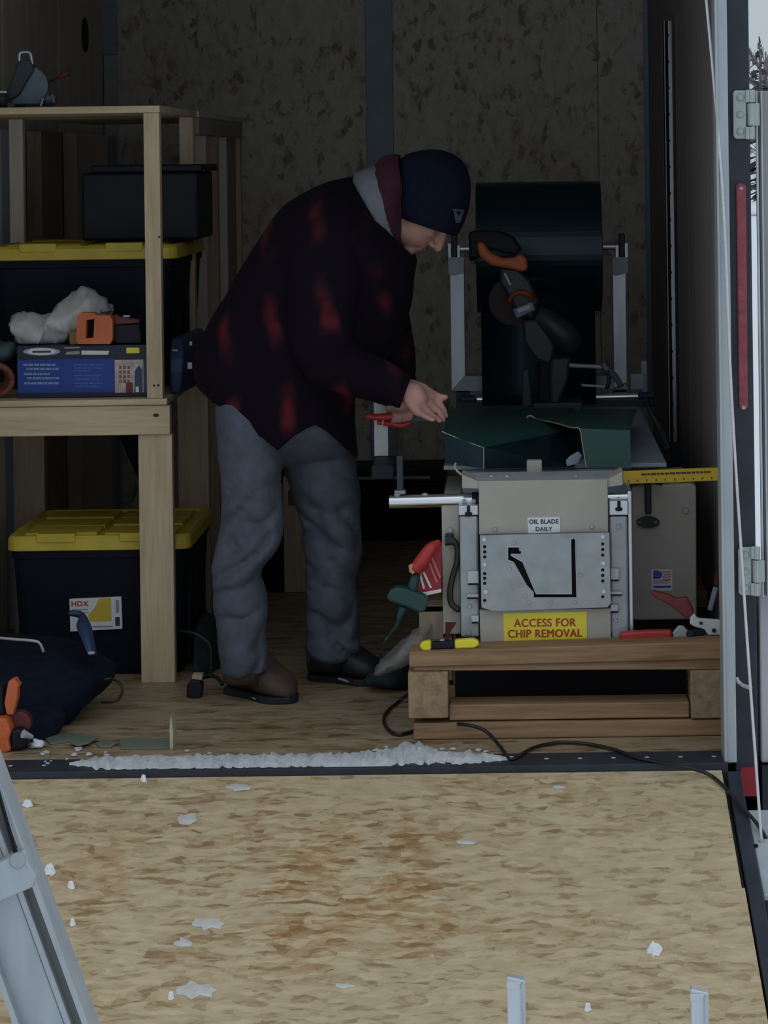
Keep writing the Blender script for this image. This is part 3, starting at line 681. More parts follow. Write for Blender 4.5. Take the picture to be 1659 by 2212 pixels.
# ------------------------------------------------------------------ things on the middle shelf
bY = 0.955
t = thing('printed_box', 'blue cardboard product box with navy top band on the middle shelf', 'box', P(180, 848, bY))
bz0 = zm1 + 0.001; bz1 = pz(180, 746, bY); bxa, bxb = P(37, 800, bY).x, P(323, 800, bY).x
xb_post = SX-0.043
link('carton', MB().box((bxa, bY, bz0), (min(bxb, xb_post), bY+0.20, bz1)), M['boxdark'], t, bevel=0.001)
f1 = link('blue_face', MB().pbox(38, 776, 247, 848, bY-0.0008, 0.0008), M['boxblue'], t)
link('blue_face', MB().pbox(311, 780, 322, 848, bY-0.0008, 0.0008), M['blue_dark'], t)
lg = link('oval_logo', MB().prism([(90+40*math.cos(a*math.pi/14), 759.5+8.5*math.sin(a*math.pi/14)) for a in range(28)], bY-0.001, 0.001), M['steel_grey'], t)
link('oval_ring', MB().prism([(90+30*math.cos(a*math.pi/14), 759.5+7*math.sin(a*math.pi/14)) for a in range(28)], bY-0.0016, 0.0006), M['white_st'], lg)
link('logo_bar', MB().pbox(70, 757.5, 110, 762, bY-0.0020, 0.0004), M['blk_let'], lg)
tb = MB(); random.seed(5)
tt = link('title_bar', MB().prism([(176,757),(236,758),(233,766),(176,766)], bY-0.001, 0.001), M['white_st'], t)
link('title_bar', MB().prism([(137,750),(172,749),(172,752),(141,753)], bY-0.001, 0.001).prism([(144,760),(172,758),(172,765),(141,766)], bY-0.001, 0.001), M['door_grey'], t)
link('price_patch', MB().pbox(273, 751, 301, 763, bY-0.001, 0.001), M['yellow_sign'], t)
for (ya, x0_, x1_) in ((788,50,120),(797,57,127),(808,52,108),(817,58,128),(828,52,128)):
    q = MB(); x = x0_
    while x < x1_:
        w = random.uniform(4, 13); q.pbox(x, ya-2.4, min(x+w, x1_), ya+2.2, bY-0.0014, 0.0006); x += w+1.6
    link('text_line', q, M['print'], f1, kind='stuff')
for (ya, x0_, x1_) in ((788,160,226),(795,160,222),(801,160,196),(811,160,220),(819,160,214),(828,160,222),(835,163,214)):
    q = MB(); x = x0_
    while x < x1_:
        w = random.uniform(4, 12); q.pbox(x, ya-1.8, min(x+w, x1_), ya+1.6, bY-0.0014, 0.0006); x += w+1.6
    link('text_line', q, M['print2'], f1, kind='stuff')
ph = link('photo_print', MB().pbox(248, 777, 310, 848, bY-0.0010, 0.001), M['photo_pale'], t)
q = MB()
for i in range(4):
    for j in range(3): q.pbox(257+j*9, 790+i*10, 263+j*9, 797+i*10, bY-0.0016, 0.0005)
link('photo_detail', q, M['photo_brown'], ph)
link('photo_figure', MB().prism([(292,800),(300,790),(308,800),(308,848),(290,848)], bY-0.0016, 0.0005), M['blue_dark'], ph)
link('photo_detail', MB().pbox(272, 826, 287, 848, bY-0.0018, 0.0006), M['red_cloth'], ph)
link('photo_detail', MB().pbox(293, 835, 300, 847, bY-0.0022, 0.0006), M['white_st'], ph)

# crumpled white plastic bag
def crumple(mb, amp, freq, seed):
    for i, v in enumerate(mb.v):
        d = Vector((noise.noise(v*freq + Vector((seed,0,0))), noise.noise(v*freq + Vector((0,seed,5))), noise.noise(v*freq + Vector((3,0,seed)))))
        r_ = Vector((noise.noise(v*freq*3), noise.noise(v*freq*3+Vector((7,0,0))), noise.noise(v*freq*3+Vector((0,9,0)))))
        mb.v[i] = v + d*amp + r_*amp*0.4
    return mb
def ring_pts(c0, c1, Yc, hd, n=20, sq=1.0):
    """ellipse through two silhouette points c0,c1 (pixels) with half depth hd about Yc"""
    a = P(c0[0], c0[1], Yc); b = P(c1[0], c1[1], Yc); c = (a+b)/2; h = (b-a)/2
    out = []
    for j in range(n):
        th = 2*math.pi*j/n; cs, sn_ = math.cos(th), math.sin(th)
        cs = math.copysign(abs(cs)**sq, cs); sn_ = math.copysign(abs(sn_)**sq, sn_)
        out.append(c + h*cs + Vector((0, hd*sn_, 0)))
    return out
def resample(rings, k):
    n = len(rings[0]); cols = [spline([r[j] for r in rings], k) for j in range(n)]
    return [[cols[j][i] for j in range(n)] for i in range(len(cols[0]))]
rg = [ring_pts((28,672),(30,690),1.05,.015,24), ring_pts((42,672),(40,745),1.05,.06,24), ring_pts((88,682),(72,747),1.05,.075,24), ring_pts((125,658),(120,745),1.06,.08,24),
      ring_pts((182,626),(160,740),1.08,.085,24), ring_pts((212,636),(200,735),1.08,.08,24), ring_pts((233,655),(232,700),1.08,.05,24), ring_pts((236,668),(236,684),1.08,.02,24)]
bg_ = MB().loft(resample(rg, 8)); crumple(bg_, 0.020, 22, 4.0)
for i in range(len(bg_.v)): bg_.v[i].z = max(bg_.v[i].z, bz1+0.002)
one('plastic_bag', bg_, M['bag'], 'crumpled white plastic bag lying on the blue box', 'bag', smooth=True)
# orange tool on the box
t = thing('orange_tool', 'orange cased hand tool with dark slot on top of blue box', 'tool', P(205, 745, 0.97))
zz = bz1
cutplate('housing', [(170,682),(176,675),(206,675),(212,680),(240,680),(246,690),(246,732),(240,742),(172,742),(168,734)], [[(190,690),(207,688),(205,728),(188,730)]], 0.965, 0.045, M['orange'], t)
link('slot_back', MB().pbox(186, 688, 208, 732, 0.975, 0.01), M['hole'], t)
link('nose', MB().prism([(246,678),(258,684),(300,690),(302,698),(246,702)], 0.97, 0.035), M['maroon_tool'], t, bevel=0.003)
link('base', MB().prism([(247,703),(302,700),(306,742),(247,742)], 0.97, 0.05), M['black'], t, bevel=0.003)
link('tip', MB().pbox(266, 681, 280, 685, 0.972, 0.012), M['galv'], t)
one('small_gold_box', MB().pbox(150, 716, 171, 744.5, 0.98, 0.04), M['gold'], 'small dull gold box beside the orange tool', 'box', bevel=0.002)
# red coil and teal cloth at frame edge
rc = MB()
for k in range(5):
    c = P(-8, 815, 0.98); pts = [c + Vector((0.046*math.cos(a*math.pi/10)*(1-k*0.12), 0.012*k-0.02, 0.040*math.sin(a*math.pi/10)*(1-k*.05))) for a in range(21)]
    rc.tube(pts, 0.008, 8)
zmin = min(v.z for v in rc.v)
for v in rc.v: v.z += (zm1 + 0.001 - zmin)
one('rust_red_hose', rc, M['red_cloth'], 'rust red coiled hose at the left end of the shelf', 'hose', smooth=True)
tcm = MB().loft(resample([ring_pts((-30,760),(-30,775),1.02,.03), ring_pts((-10,742),(-10,784),1.02,.05), ring_pts((18,735),(20,775),1.02,.05), ring_pts((36,740),(36,760),1.02,.02)], 6)); crumple(tcm, 0.008, 30, 2)
one('teal_rag', tcm, M['teal_cloth'], 'grey teal rag draped over the red hose', 'rag', smooth=True)
# dark blue tool pouch at right edge of the shelf
t = thing('tool_pouch', 'dark blue tool pouch with pale clips at the right shelf edge', 'bag', P(400, 800, 1.2))
pm = MB().loft(resample([[Vector((x, y, zm1+0.002)) for x, y in ((-.923,1.02),(-.895,1.02),(-.880,1.2),(-.880,1.52),(-.905,1.52),(-.913,1.2))],
                         [Vector((x, y, zm1+0.09)) for x, y in ((-.923,1.01),(-.885,1.01),(-.872,1.2),(-.876,1.52),(-.915,1.52),(-.92,1.2))],
                         [Vector((x, y, zm1+0.145)) for x, y in ((-.922,1.06),(-.895,1.06),(-.885,1.2),(-.888,1.45),(-.91,1.45),(-.92,1.2))]], 3))
link('pouch', pm, M['blue_dark'], t, bevel=0.006)
for q in ((378, 757, 12, 4), (410, 790, 10, 14), (412, 742, 6, 9)):
    link('clip', MB().pbox(q[0]-q[2]/2, q[1]-q[3]/2, q[0]+q[2]/2, q[1]+q[3]/2, 1.005, 0.005), M['steel_grey'], t, bevel=0.001)

# grey mitre saw on the top board
t = thing('mitre_saw', 'old grey mitre saw standing on the top board of the shelf', 'saw', P(55, 230, 1.05))
def cyl_y(c, r, dep, n=36): return MB().cyl(c, c+Vector((0, dep, 0)), r, None, n)
zt = zt1
bsc = P(70, 200, 1.05)
link('turntable', MB().cyl((P(62,220,1.05).x, 1.12, zt+0.001), (P(62,220,1.05).x, 1.12, zt+0.022), 0.055, 0.05, 28), M['saw_dark'], t)
link('blade_guard', MB().prism([(60+44*math.cos(a), 186+44*math.sin(a)) for a in [math.radians(d) for d in range(-100, 60, 10)]] + [(88,226),(28,226),(14,212)], 1.06, 0.03), M['saw_grey'], t, bevel=0.004)
link('arm', MB().prism([(40,132),(66,128),(72,150),(40,205),(14,222),(4,214),(26,170)], 1.04, 0.05), M['saw_dark'], t, bevel=0.004)
link('handle', MB().tube([P(42,134,1.05), P(42,118,1.05), P(48,113,1.05), P(62,113,1.05), P(67,120,1.05), P(70,140,1.05)], 0.0045, 8, smooth=3), M['alu'], t, smooth=True)
link('motor', MB().cyl(P(14, 215, 1.02), P(-30, 215, 1.02), 0.022, None, 20), M['saw_dark'], t)
link('motor_cap', MB().pbox(-20, 196, 14, 202, 1.0, 0.02), M['alu'], t, bevel=0.002)
link('lock_lever', MB().tube([P(105,178,1.06), P(128,166,1.05), P(150,156,1.05)], [0.003,0.005,0.008], 8), M['maroon_tool'], t, smooth=True)
link('clamp_knob', MB().cyl(P(100,214,1.05), P(120,214,1.05), 0.012, 0.010, 12).cyl(P(112,204,1.04), P(116,222,1.04), 0.004, None, 8), M['saw_grey'], t)
link('stay', MB().cyl(P(94,212,1.045), P(88,229,1.045), 0.003, None, 8), M['alu'], t)

# ------------------------------------------------------------------ things on the floor, left
t = thing('backpack', 'bulky navy backpack slumped on the floor against the black tote', 'backpack', FL(110, 1575))
rg = [ring_pts((-80,1578),(118,1570),.50,.13,28,.8), ring_pts((-95,1550),(165,1550),.50,.17,28,.8), ring_pts((-100,1505),(226,1500),.52,.19,28,.85), ring_pts((-100,1455),(242,1452),.54,.19,28,.85),
      ring_pts((-95,1415),(205,1420),.56,.17,28,.85), ring_pts((-85,1390),(140,1392),.58,.13,28,.9), ring_pts((-60,1378),(90,1380),.6,.07,28)]
mb = MB().loft(resample(rg, 6)); crumple(mb, 0.022, 9, 1.0)
for v in mb.v: v.z = max(v.z, 0.002); v.y = min(v.y, 0.86)
link('main_bag', mb, M['navy'], t, smooth=True)
link('piping', MB().tube([P(-40,1374,.46), P(20,1380,.42), P(70,1384,.40), P(86,1390,.40), P(94,1408,.41)], 0.0035, 8, smooth=5), M['alu_dull'], t, smooth=True, label='pale grey piping along the bag top')
link('pocket', crumple(MB().loft(resample([ring_pts((60,1612),(108,1610),.26,.03,16), ring_pts((40,1585),(125,1583),.30,.06,16), ring_pts((30,1545),(140,1545),.33,.06,16), ring_pts((40,1520),(120,1520),.36,.03,16)], 4)), .008, 20, 2), M['navy'], t, smooth=True)
link('shoulder_strap', MB().loft(resample([[P(147,1325,.55),P(150,1318,.57),P(152,1323,.59),P(149,1330,.57)], [P(172,1328,.55),P(178,1321,.57),P(182,1326,.59),P(174,1338,.57)], [P(165,1352,.5),P(190,1340,.52),P(196,1348,.54),P(172,1362,.52)],
     [P(178,1385,.45),P(198,1372,.47),P(204,1380,.5),P(184,1392,.48)], [P(190,1414,.42),P(205,1408,.44),P(210,1416,.48),P(192,1420,.46)]], 6)), M['blue_dark'], t, smooth=True)
link('strap_buckle', MB().pbox(190, 1408, 204, 1414, .41, .01), M['steel_grey'], t, bevel=.002)
link('cord_loop', MB().tube([P(226,1468,.42), P(240,1466,.42), P(258,1475,.40), P(264,1492,.39), P(258,1508,.37), P(244,1516,.36), P(220,1517,.38)], 0.0034, 8, smooth=6), M['cord'], t, smooth=True)
t = thing('orange_power_tool', 'orange and black cordless power tool lying at the far left', 'tool', FL(20, 1628))
oy = 0.13
link('battery_case', MB().prism([(-50,1551),(14,1552),(18,1562),(24,1582),(18,1600),(24,1622),(4,1630),(-50,1632)], oy, 0.09), M['orange'], t, bevel=0.006, smooth=False)
link('grip', MB().prism([(14,1490),(18,1472),(32,1466),(38,1478),(43,1481),(38,1486),(37,1510),(28,1545),(14,1543),(9,1520)], oy+0.02, 0.035), M['orange'], t, bevel=0.005)
link('guard_disc', cyl_y(P(40,1563,oy+0.04), 0.028, 0.03), M['maroon_tool'], t, bevel=0.004)
link('body', MB().prism([(23,1580),(40,1574),(62,1588),(60,1612),(48,1620),(24,1622)], oy+0.005, 0.06), M['black'], t, bevel=0.006)
link('chuck', MB().cyl(P(50,1585,oy-0.005), P(70,1592,oy+0.01), 0.010, 0.005, 12), M['alu_dull'], t)
link('upper_body', MB().prism([(-50,1480),(6,1484),(10,1545),(-50,1548)], oy+0.03, 0.06), M['black'], t, bevel=0.006)
# snow lump
c = FL(80, 1616, 0.0); mb = MB(); clump(mb, c+Vector((0,0,0.009)), 0.018, 0.6, 3, 12, 8)
for v in mb.v: v.z = max(v.z, 0.001)
one('snow_lump', mb, M['snow'], 'round lump of white snow beside the orange tool', 'snow', smooth=True)
# green-grey sheet scraps
def scrap(pts, th, label, lift=0.0):
    a = [FL(x, y, 0.0) for x, y in pts]; n = len(a)
    mb = MB().loft([[q + Vector((0,0,lift+0.001)) for q in a], [q + Vector((0,0,lift+0.001+th)) for q in a]])
    return one('metal_offcut', mb, M['green_scrap'], label, 'offcut', 'grey green metal offcuts on the floor', bevel=0.0006)
scrap([(98,1600),(128,1586),(178,1588),(186,1596),(150,1604),(108,1610)], 0.004, 'long thin grey green offcut nearest the snow lump')
scrap([(150,1612),(196,1598),(214,1602),(190,1614),(168,1619)], 0.004, 'second grey green offcut with a dark gap under it', 0.006)
scrap([(206,1608),(228,1600),(256,1607),(240,1616),(216,1616)], 0.003, 'small grey green offcut in the middle of the row', 0.0)
t = thing('angled_offcut', 'grey green sheet offcut with one edge bent straight up', 'offcut', FL(320, 1615))
a = [FL(x, y) for x, y in ((258,1598),(368,1597),(370,1618),(262,1620))]
link('flat_part', MB().loft([[q+Vector((0,0,.001)) for q in a], [q+Vector((0,0,.0035)) for q in a]]), M['green_scrap'], t)
b0, b1 = FL(370,1618), FL(368,1560)
link('bent_edge', MB().prism([(367,1619),(373,1619),(374,1580),(369,1545),(366,1575)], b0.y, 0.06), M['cream'], t)
# dark green bag and small black hand tool between leg and boot
t = thing('green_holdall', 'dark green soft holdall behind the shelf leg and boot', 'bag', FL(425, 1470))
rg = [ring_pts((372,1478),(468,1474),1.10,.12,24,.8), ring_pts((368,1440),(480,1438),1.12,.15,24,.8), ring_pts((366,1385),(478,1380),1.14,.16,24,.8), ring_pts((372,1345),(462,1345),1.16,.14,24,.85), ring_pts((385,1330),(440,1330),1.18,.07,24)]
mb = MB().loft(resample(rg, 5)); crumple(mb, .012, 14, 6)
for v in mb.v: v.z = max(v.z, .002); v.x = max(v.x, -0.865)
link('bag_body', mb, M['green_dk'], t, smooth=True)
link('strap', MB().tube([P(385,1362,.99), P(420,1368,.955), P(446,1384,.95), P(455,1400,.95), P(456,1440,.955), P(457,1465,.97)], .004, 8, smooth=4), M['green_plug'], t, smooth=True)
t = thing('hand_broom', 'short black tool with wooden block lying beside the brown boot', 'tool', FL(420, 1508))
link('black_head', MB().prism([(402,1506),(404,1480),(412,1468),(430,1470),(437,1482),(434,1508),(418,1511)], FL(420,1509).y, 0.045), M['black'], t, bevel=.005)
link('wood_block', MB().prism([(414,1468),(415,1457),(438,1457),(436,1470)], FL(420,1509).y+0.01, 0.03), M['plank'], t, bevel=.002)
link('cord', MB().tube([P(436,1465,.76), P(455,1460,.78), P(470,1465,.76), P(480,1478,.74)], .005, 8, smooth=4), M['cord'], t, smooth=True)

# ------------------------------------------------------------------ back of the trailer
YT = 3.30
t = thing('low_black_tote', 'low black storage bin with ribbed lid on floor behind legs', 'tote', P(780, 1160, YT))
def xx(px, Y, py=1100): return P(px, py, Y).x
link('bin', MB().box((xx(612,YT), YT, 0.001), (xx(955,YT), YT+0.30, pz(850,1042,YT))), M['tote'], t, bevel=.008)
link('bin_lid', MB().box((xx(606,YT), YT-0.012, pz(850,1042,YT)+.0005), (xx(962,YT), YT+0.312, pz(850,1016,YT))), M['black'], t, bevel=.006)
link('lid_ridge', MB().box((xx(640,YT), YT-0.016, pz(850,1034,YT)), (xx(930,YT), YT-0.012, pz(850,1028,YT))), M['steel_grey'], t)
YB2 = 2.24
t = thing('cardboard_box', 'tall brown cardboard box standing between the legs of the person', 'box', FL(640, 1280))
link('carton', MB().box((xx(612,YB2), YB2, 0.001), (xx(665,YB2)+.12, YB2+0.30, pz(650,1030,YB2))), M['plank'], t, bevel=.002)
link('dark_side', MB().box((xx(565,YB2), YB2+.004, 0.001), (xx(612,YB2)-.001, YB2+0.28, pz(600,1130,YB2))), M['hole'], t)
link('red_mark', MB().pbox(622, 1058, 640, 1092, YB2-.001, .001), M['red_cloth'], t)
t = thing('clamp_stand', 'dark upright bar with a white strip standing on the silver roller', 'stand', P(863, 1070, .60))
link('bar', MB().pbox(857, 985, 871, 1064, .60, .02), M['saw_dark'], t, bevel=.002)
link('holder', MB().box((P(812,1000,.80).x, .60, P(835,1014,.80).z), (P(858,1000,.80).x, .815, P(835,986,.80).z)), M['black'], t, bevel=.002)
link('white_strip', MB().pbox(808, 868, 838, 985, .80, .012), M['white_st'], t, bevel=.001, label='white upright strip')
link('foot', MB().pbox(852, 1060, 876, 1068, .595, .03), M['galv'], t, bevel=.002)

# ------------------------------------------------------------------ pallet
t = thing('pallet', 'heavy timber pallet carrying the machine beside the right wall', 'pallet', FL(1220, 1600))
PY = 0.20
def zof(py, px=1220, Y=PY): return P(px, py, Y).z
pxl, pxr = P(884, 1450, PY).x, XR-0.012
def tilted(x0, x1, y0, y1, zl0, zl1, zr0_, zr1_):
    return MB().add([(x0,y0,zl0),(x1,y0,zr0_),(x1,y1,zr0_),(x0,y1,zl0),(x0,y0,zl1),(x1,y0,zr1_),(x1,y1,zr1_),(x0,y1,zl1)],
              [(0,3,2,1),(4,5,6,7),(0,1,5,4),(1,2,6,5),(2,3,7,6),(3,0,4,7)])
zl1, zl0 = P(885,1408,PY).z, P(885,1441,PY).z
zr1_, zr0_ = P(1558,1385,PY).z, P(1558,1424,PY).z
ztop = (zl1+zr1_)/2
for k in (0, 4, 5):
    yy = PY + k*0.17
    link('deck_slat', tilted(pxl, pxr, yy, yy+(0.10 if k else 0.095), zl0, zl1, zr0_, zr1_), M['pallet'], t, bevel=.003)
def blk(xa, xb, ya, yb, y0, d_): 
    q = MB().pbox(xa, ya, xb, yb, y0, d_); return q
for yy in (PY-0.004, PY+0.42, PY+0.85):
    for (xa, xb) in ((882, 968), (1492, 1556)):
        x0_, x1_ = P(xa, 1500, PY).x, P(xb, 1500, PY).x
        if xa == 1492: x1_ = XR-0.012
        link('block', MB().box((x0_, yy, P(xa,1552,PY).z), (x1_, yy+.10, P(xa, 1452 if xa < 1000 else 1449,PY).z)), M['endgrain'], t, bevel=.003)
zs1 = P(1220, 1432, PY).z
link('stringer_board', tilted(pxl+.01, pxr, PY+.01, PY+.10, P(885,1452,PY).z+.001, zl0-.001, P(1558,1449,PY).z+.001, zr0_-.001), M['pallet'], t, bevel=.002)
zc0, zc1 = P(1220,1556,PY).z, P(1220,1522,PY).z
for yy in (PY+.012, PY+.42, PY+.85):
    link('base_board', MB().box((P(970,1540,PY).x, yy, zc0), (P(1490,1540,PY).x, yy+.09, zc1)), M['pallet'], t, bevel=.003)
for yy in (PY+.002, PY+.42, PY+.85):
    link('base_board', MB().box((P(893,1580,PY).x, yy, 0.001), (XR-.012, yy+.10, min(P(1220,1559,PY).z, zc0-.001))), M['pallet'], t, bevel=.003)
# added black block standing in for the shade inside the pallet
link('shade_block', MB().box((pxl+.10, PY+.22, 0.03), (XR-.10, PY+.40, P(885,1452,PY).z-.004)), M['hole'], t)
# wood blocks beside the machine
one('timber_block', MB().box((P(905,1300,.62).x, .62, P(930,1400,.62).z+.02), (P(957,1300,.62).x, .72, P(930,1322,.62).z)).box((P(905,1300,.62).x, .625, .001+.2), (P(957,1300,.62).x, .7, P(930,1322,.62).z)), M['plank'], 'brown timber block stack behind the green plug', 'block', bevel=.002)

# ------------------------------------------------------------------ gutter forming machine
MY = 0.30
mt = thing('gutter_machine', 'tan and grey gutter forming machine with slotted front plate on pallet', 'machine', (P(1175,1392,MY).x, 0.6, ztop))
zb_ = ztop + 0.004
tanl = link('side_casing', MB().box((P(955,1200,MY+.05).x, MY+.05, zb_), (P(993,1200,MY+.05).x, MY+.60, pz(975,1090,MY+.05))), M['tan'], mt, bevel=.003)
link('red_patch', MB().prism([(962,1344),(986,1344),(972,1365),(970,1384),(962,1384)], MY+.048, .002), M['maroon_tool'], tanl)
colL = link('side_column', MB().box((P(994,1250,MY+.01).x, MY+.01, zb_), (P(1034,1250,MY+.01).x, MY+.30, pz(1014,1115,MY+.01))), M['galv'], mt, bevel=.005)
colR = link('side_column', MB().box((P(1318,1250,MY+.01).x, MY+.01, zb_), (P(1357,1250,MY+.01).x, MY+.30, pz(1340,1115,MY+.01))), M['galv'], mt, bevel=.005)
link('edge_strip', MB().box((P(1358,1250,MY+.02).x, MY+.02, zb_), (P(1367,1250,MY+.02).x, MY+.32, pz(1362,1062,MY+.01))), M['alu'], mt, bevel=.002)
link('bracket', MB().pbox(991, 1092, 1033, 1113, MY+.008, .05), M['alu'], mt, bevel=.002)
link('bracket', MB().pbox(1316, 1082, 1357, 1113, MY+.008, .05), M['alu'], mt, bevel=.002)
hood = link('hood', MB().prism([(1034,1039),(1313,1035),(1314,1150),(1035,1155)], MY, .05), M['tan'], mt, bevel=.002)
link('hopper_wing', MB().prism([(998,1025),(1035,1040),(1035,1056),(998,1054)], MY+.005, .09), M['tan'], mt, bevel=.001)
link('hopper_wing', MB().prism([(1345,1018),(1313,1035),(1313,1052),(1345,1048)], MY+.005, .09), M['tan'], mt, bevel=.001)
a, b_, c, d_ = P(1034,1039,MY+.002), P(1313,1035,MY+.002), P(1330,1016,MY+.13), P(1012,1021,MY+.13)
dn = Vector((0,0,-.006))
link('hopper_lip', MB().loft([[a, b_, c, d_], [a+dn, b_+dn, c+dn, d_+dn]]), M['alu_dull'], mt)
for q in ((1062,1041), (1096,1033), (1245,1031), (1290,1030)):
    p_ = P(q[0], 1031, MY+.06); link('rivet', MB().ell(p_+Vector((0,0,.003)), (.007,.006,.003), n=10, m=6), M['alu'], mt)
st = link('notice', MB().prism([(1139,1118),(1209,1117),(1210,1150),(1141,1152)], MY-.0015, .0015), M['white_st'], hood)
text('lettering', 'OIL BLADE', 1174.5, 1126.5, 9.5, MY-.0018, M['blk_let'], hood, 63, .35)
text('lettering', 'DAILY', 1175, 1142.5, 8.5, MY-.0018, M['blk_let'], hood, 35, .35)
for q in ((1069,1143), (1278,1137), (1056,1063)):
    if q[1] > 1100:
        c = P(q[0], q[1], MY); link('screw', MB().cyl(c, c+Vector((0,-.004,0)), .006, .0045, 12), M['galv'], hood)
PYY = MY-.016
slot = [(1097,1182),(1122,1182),(1122,1189),(1126,1190),(1126,1197),(1104,1197),(1104,1200),(1129,1214),(1158,1283),(1235,1283),(1233,1166),(1238,1162),(1243,1166),(1246,1291),(1153,1291),(1152,1279),(1138,1265),(1109,1214),(1097,1210)]
plate = cutplate('front_plate', [(1037,1156),(1316,1150),(1319,1303),(1312,1311),(1066,1319),(1040,1311)], [slot], PYY, .010, M['galv'], mt)
link('slot_dark', MB().prism([(1090,1175),(1250,1158),(1252,1296),(1090,1296)], MY-.008, .004), M['hole'], mt)
rim = MB()
for i in range(len(slot)):
    rim.cyl(P(slot[i][0], slot[i][1], PYY-.0055), P(slot[(i+1) % len(slot)][0], slot[(i+1) % len(slot)][1], PYY-.0055), .0009, None, 6)
link('slot_rim', rim, M['alu'], plate)
def dots(pts, r, m, nm, dep=.0015, ho=.0):
    for q in pts:
        c = P(q[0], q[1], PYY-.005); link(nm, MB().cyl(c, c+Vector((0,-dep,0)), r, r*.85, 12), m, plate)
dots([(1047,y) for y in (1181,1192,1203,1239,1249,1260,1297)] + [(1302,y) for y in (1175,1187,1199,1231,1243,1255,1289)], .0040, M['hole'], 'bolt_hole', .0008)
dots([(1046,1165),(1047,1219),(1049,1278),(1302,1159),(1303,1216),(1304,1277)], .0058, M['alu'], 'bolt', .004)
dots([(1110,1172),(1124,1263),(1134,1287),(1142,1301),(1190,1301),(1241,1301),(1101,1229),(1254,1242)], .0050, M['galv'], 'bolt', .0025)
base = link('lower_box', MB().prism([(1036,1318),(1319,1314),(1320,1388),(1038,1393)], MY, .12), M['tan'], mt, bevel=.002)
sg = link('warning_sign', MB().prism([(1087,1325),(1267,1321),(1268,1389),(1089,1394)], MY-.0015, .0015), M['yellow_sign'], base)
text('lettering', 'ACCESS FOR', 1177, 1345, 17, MY-.0018, M['red_let'], base, 133, .7)
text('lettering', 'CHIP REMOVAL', 1177.5, 1368, 17, MY-.0018, M['red_let'], base, 159, .7)
# roller tubes
ra, rb = P(841, 1084, MY+.06), P(1033, 1079, MY+.06)
rl = link('roller', MB().cyl(ra, rb, .0158, None, 28), M['chrome'], mt, smooth=False, bevel=.001)
for q in (1003, 1023):
    c = P(q, 1082, MY+.045); link('bolt', MB().cyl(c, c+Vector((0,-.006,0)), .0055, None, 10), M['galv'], rl)
for q in (858, 918):
    c = P(q, 1068, MY+.06); link('bolt', MB().ell(c, (.008,.008,.004), n=10, m=6), M['galv'], rl)
link('roller', MB().cyl(P(1313,1073,MY+.03), P(1357,1072,MY+.03), .0085, None, 20), M['chrome'], mt)
link('roller_cap', MB().cyl(P(1020,1079,MY+.058), P(1036,1079,MY+.058), .018, None, 20), M['black'], mt)
for q in ((1012,1100), (1337,1090)):
    c = P(q[0], q[1], MY+.004); link('wing_bolt', MB().cyl(P(q[0],q[1]-8,MY+.006), P(q[0],q[1]+8,MY+.006), .004, None, 10).ell(P(q[0],q[1]+10,MY+.004), (.009,.005,.005), n=10, m=6), M['black'], mt)
for q in ((972,1146,.009),(976,1316,.006),(1336,1137,.007),(1330,1340,.006),(1332,1372,.012),(1014,1310,.007),(1012,1366,.007),(1330,1318,.009)):
    Yq = (MY+.05 if q[0] < 990 else MY+.01); c = P(q[0], q[1], Yq)
    link('bolt', MB().cyl(c, c+Vector((0,-.005,0)), q[2], q[2]*.8, 14).cyl(c+Vector((0,-.005,0)), c+Vector((0,-.008,0)), q[2]*.5, None, 6), M['galv'], mt)
for (xa, xb, ya, yb2) in ((1010,1034,1234,1262),(1008,1034,1284,1292),(1018,1034,1330,1345),(1319,1338,1228,1254),(1319,1344,1278,1286),(1319,1336,1306,1322)):
    link('guide_bracket', MB().pbox(xa, ya, xb, yb2, MY-.002, .012), M['alu_dull'], mt, bevel=.002)
    link('guide_slot', MB().pbox(xa+1, yb2-2, xb-1, yb2+2, MY-.004, .006), M['black'], mt, bevel=.001)
# rear body and deck
dz = pz(1400, 1000, .62) - .012
link('machine_body', MB().box((P(1000,1200,.62).x, .62, zb_+.02), (P(1350,1200,.62).x, 2.45, dz)), M['steel_grey'], mt, bevel=.005)
link('deck_plate', MB().box((-.19, .62, dz+.001), (.364, 2.5, dz+.012)), M['steel_grey'], mt, bevel=.002)
link('end_block', MB().pbox(1138, 995, 1171, 1024, MY+.14, .03), M['tan'], mt, bevel=.003)
tr_ = thing('machine_rear_legs', 'black steel trestle under the rear of the gutter machine', 'support', (.05, 1.9, 0))  # the machine's own rear legs, unseen, kept as a separate object
for (lx, ly) in ((-.12, 1.4), (.22, 1.4), (-.12, 2.38), (.22, 2.38)):
    link('leg', MB().box((lx, ly, 0.001), (lx+.05, ly+.05, zb_+.018)), M['black_steel'], tr_)
# tan cabinet right
CYY = 0.64
cab = link('motor_cabinet', MB().prism([(1364,1052),(1490,1044),(1504,1050),(1505,1338),(1366,1340)], CYY, .34), M['tan'], mt, bevel=.004)
c = P(1481, 1103, CYY); link('lock', MB().cyl(c, c+Vector((0,-.005,0)), .009, .007, 14).cyl(c+Vector((0,-.005,0)), c+Vector((0,-.007,0)), .004, None, 8), M['galv'], cab)
link('cabinet_foot', MB().pbox(1370, 1338, 1502, 1345, CYY+.02, .28), M['black'], cab)
lt = link('rubber_latch', MB().tube([P(1371,1047,CYY-.02), P(1385,1040,CYY-.022), P(1400,1038,CYY-.024), P(1415,1040,CYY-.022), P(1430,1047,CYY-.02)], [.0035,.006,.0075,.006,.0035], 10, smooth=4), M['black_rub'], cab, smooth=True)
link('latch_strap', MB().pbox(1393, 1043, 1407, 1111, CYY-.022, .014), M['black_rub'], cab, bevel=.004)
kb = MB(); 
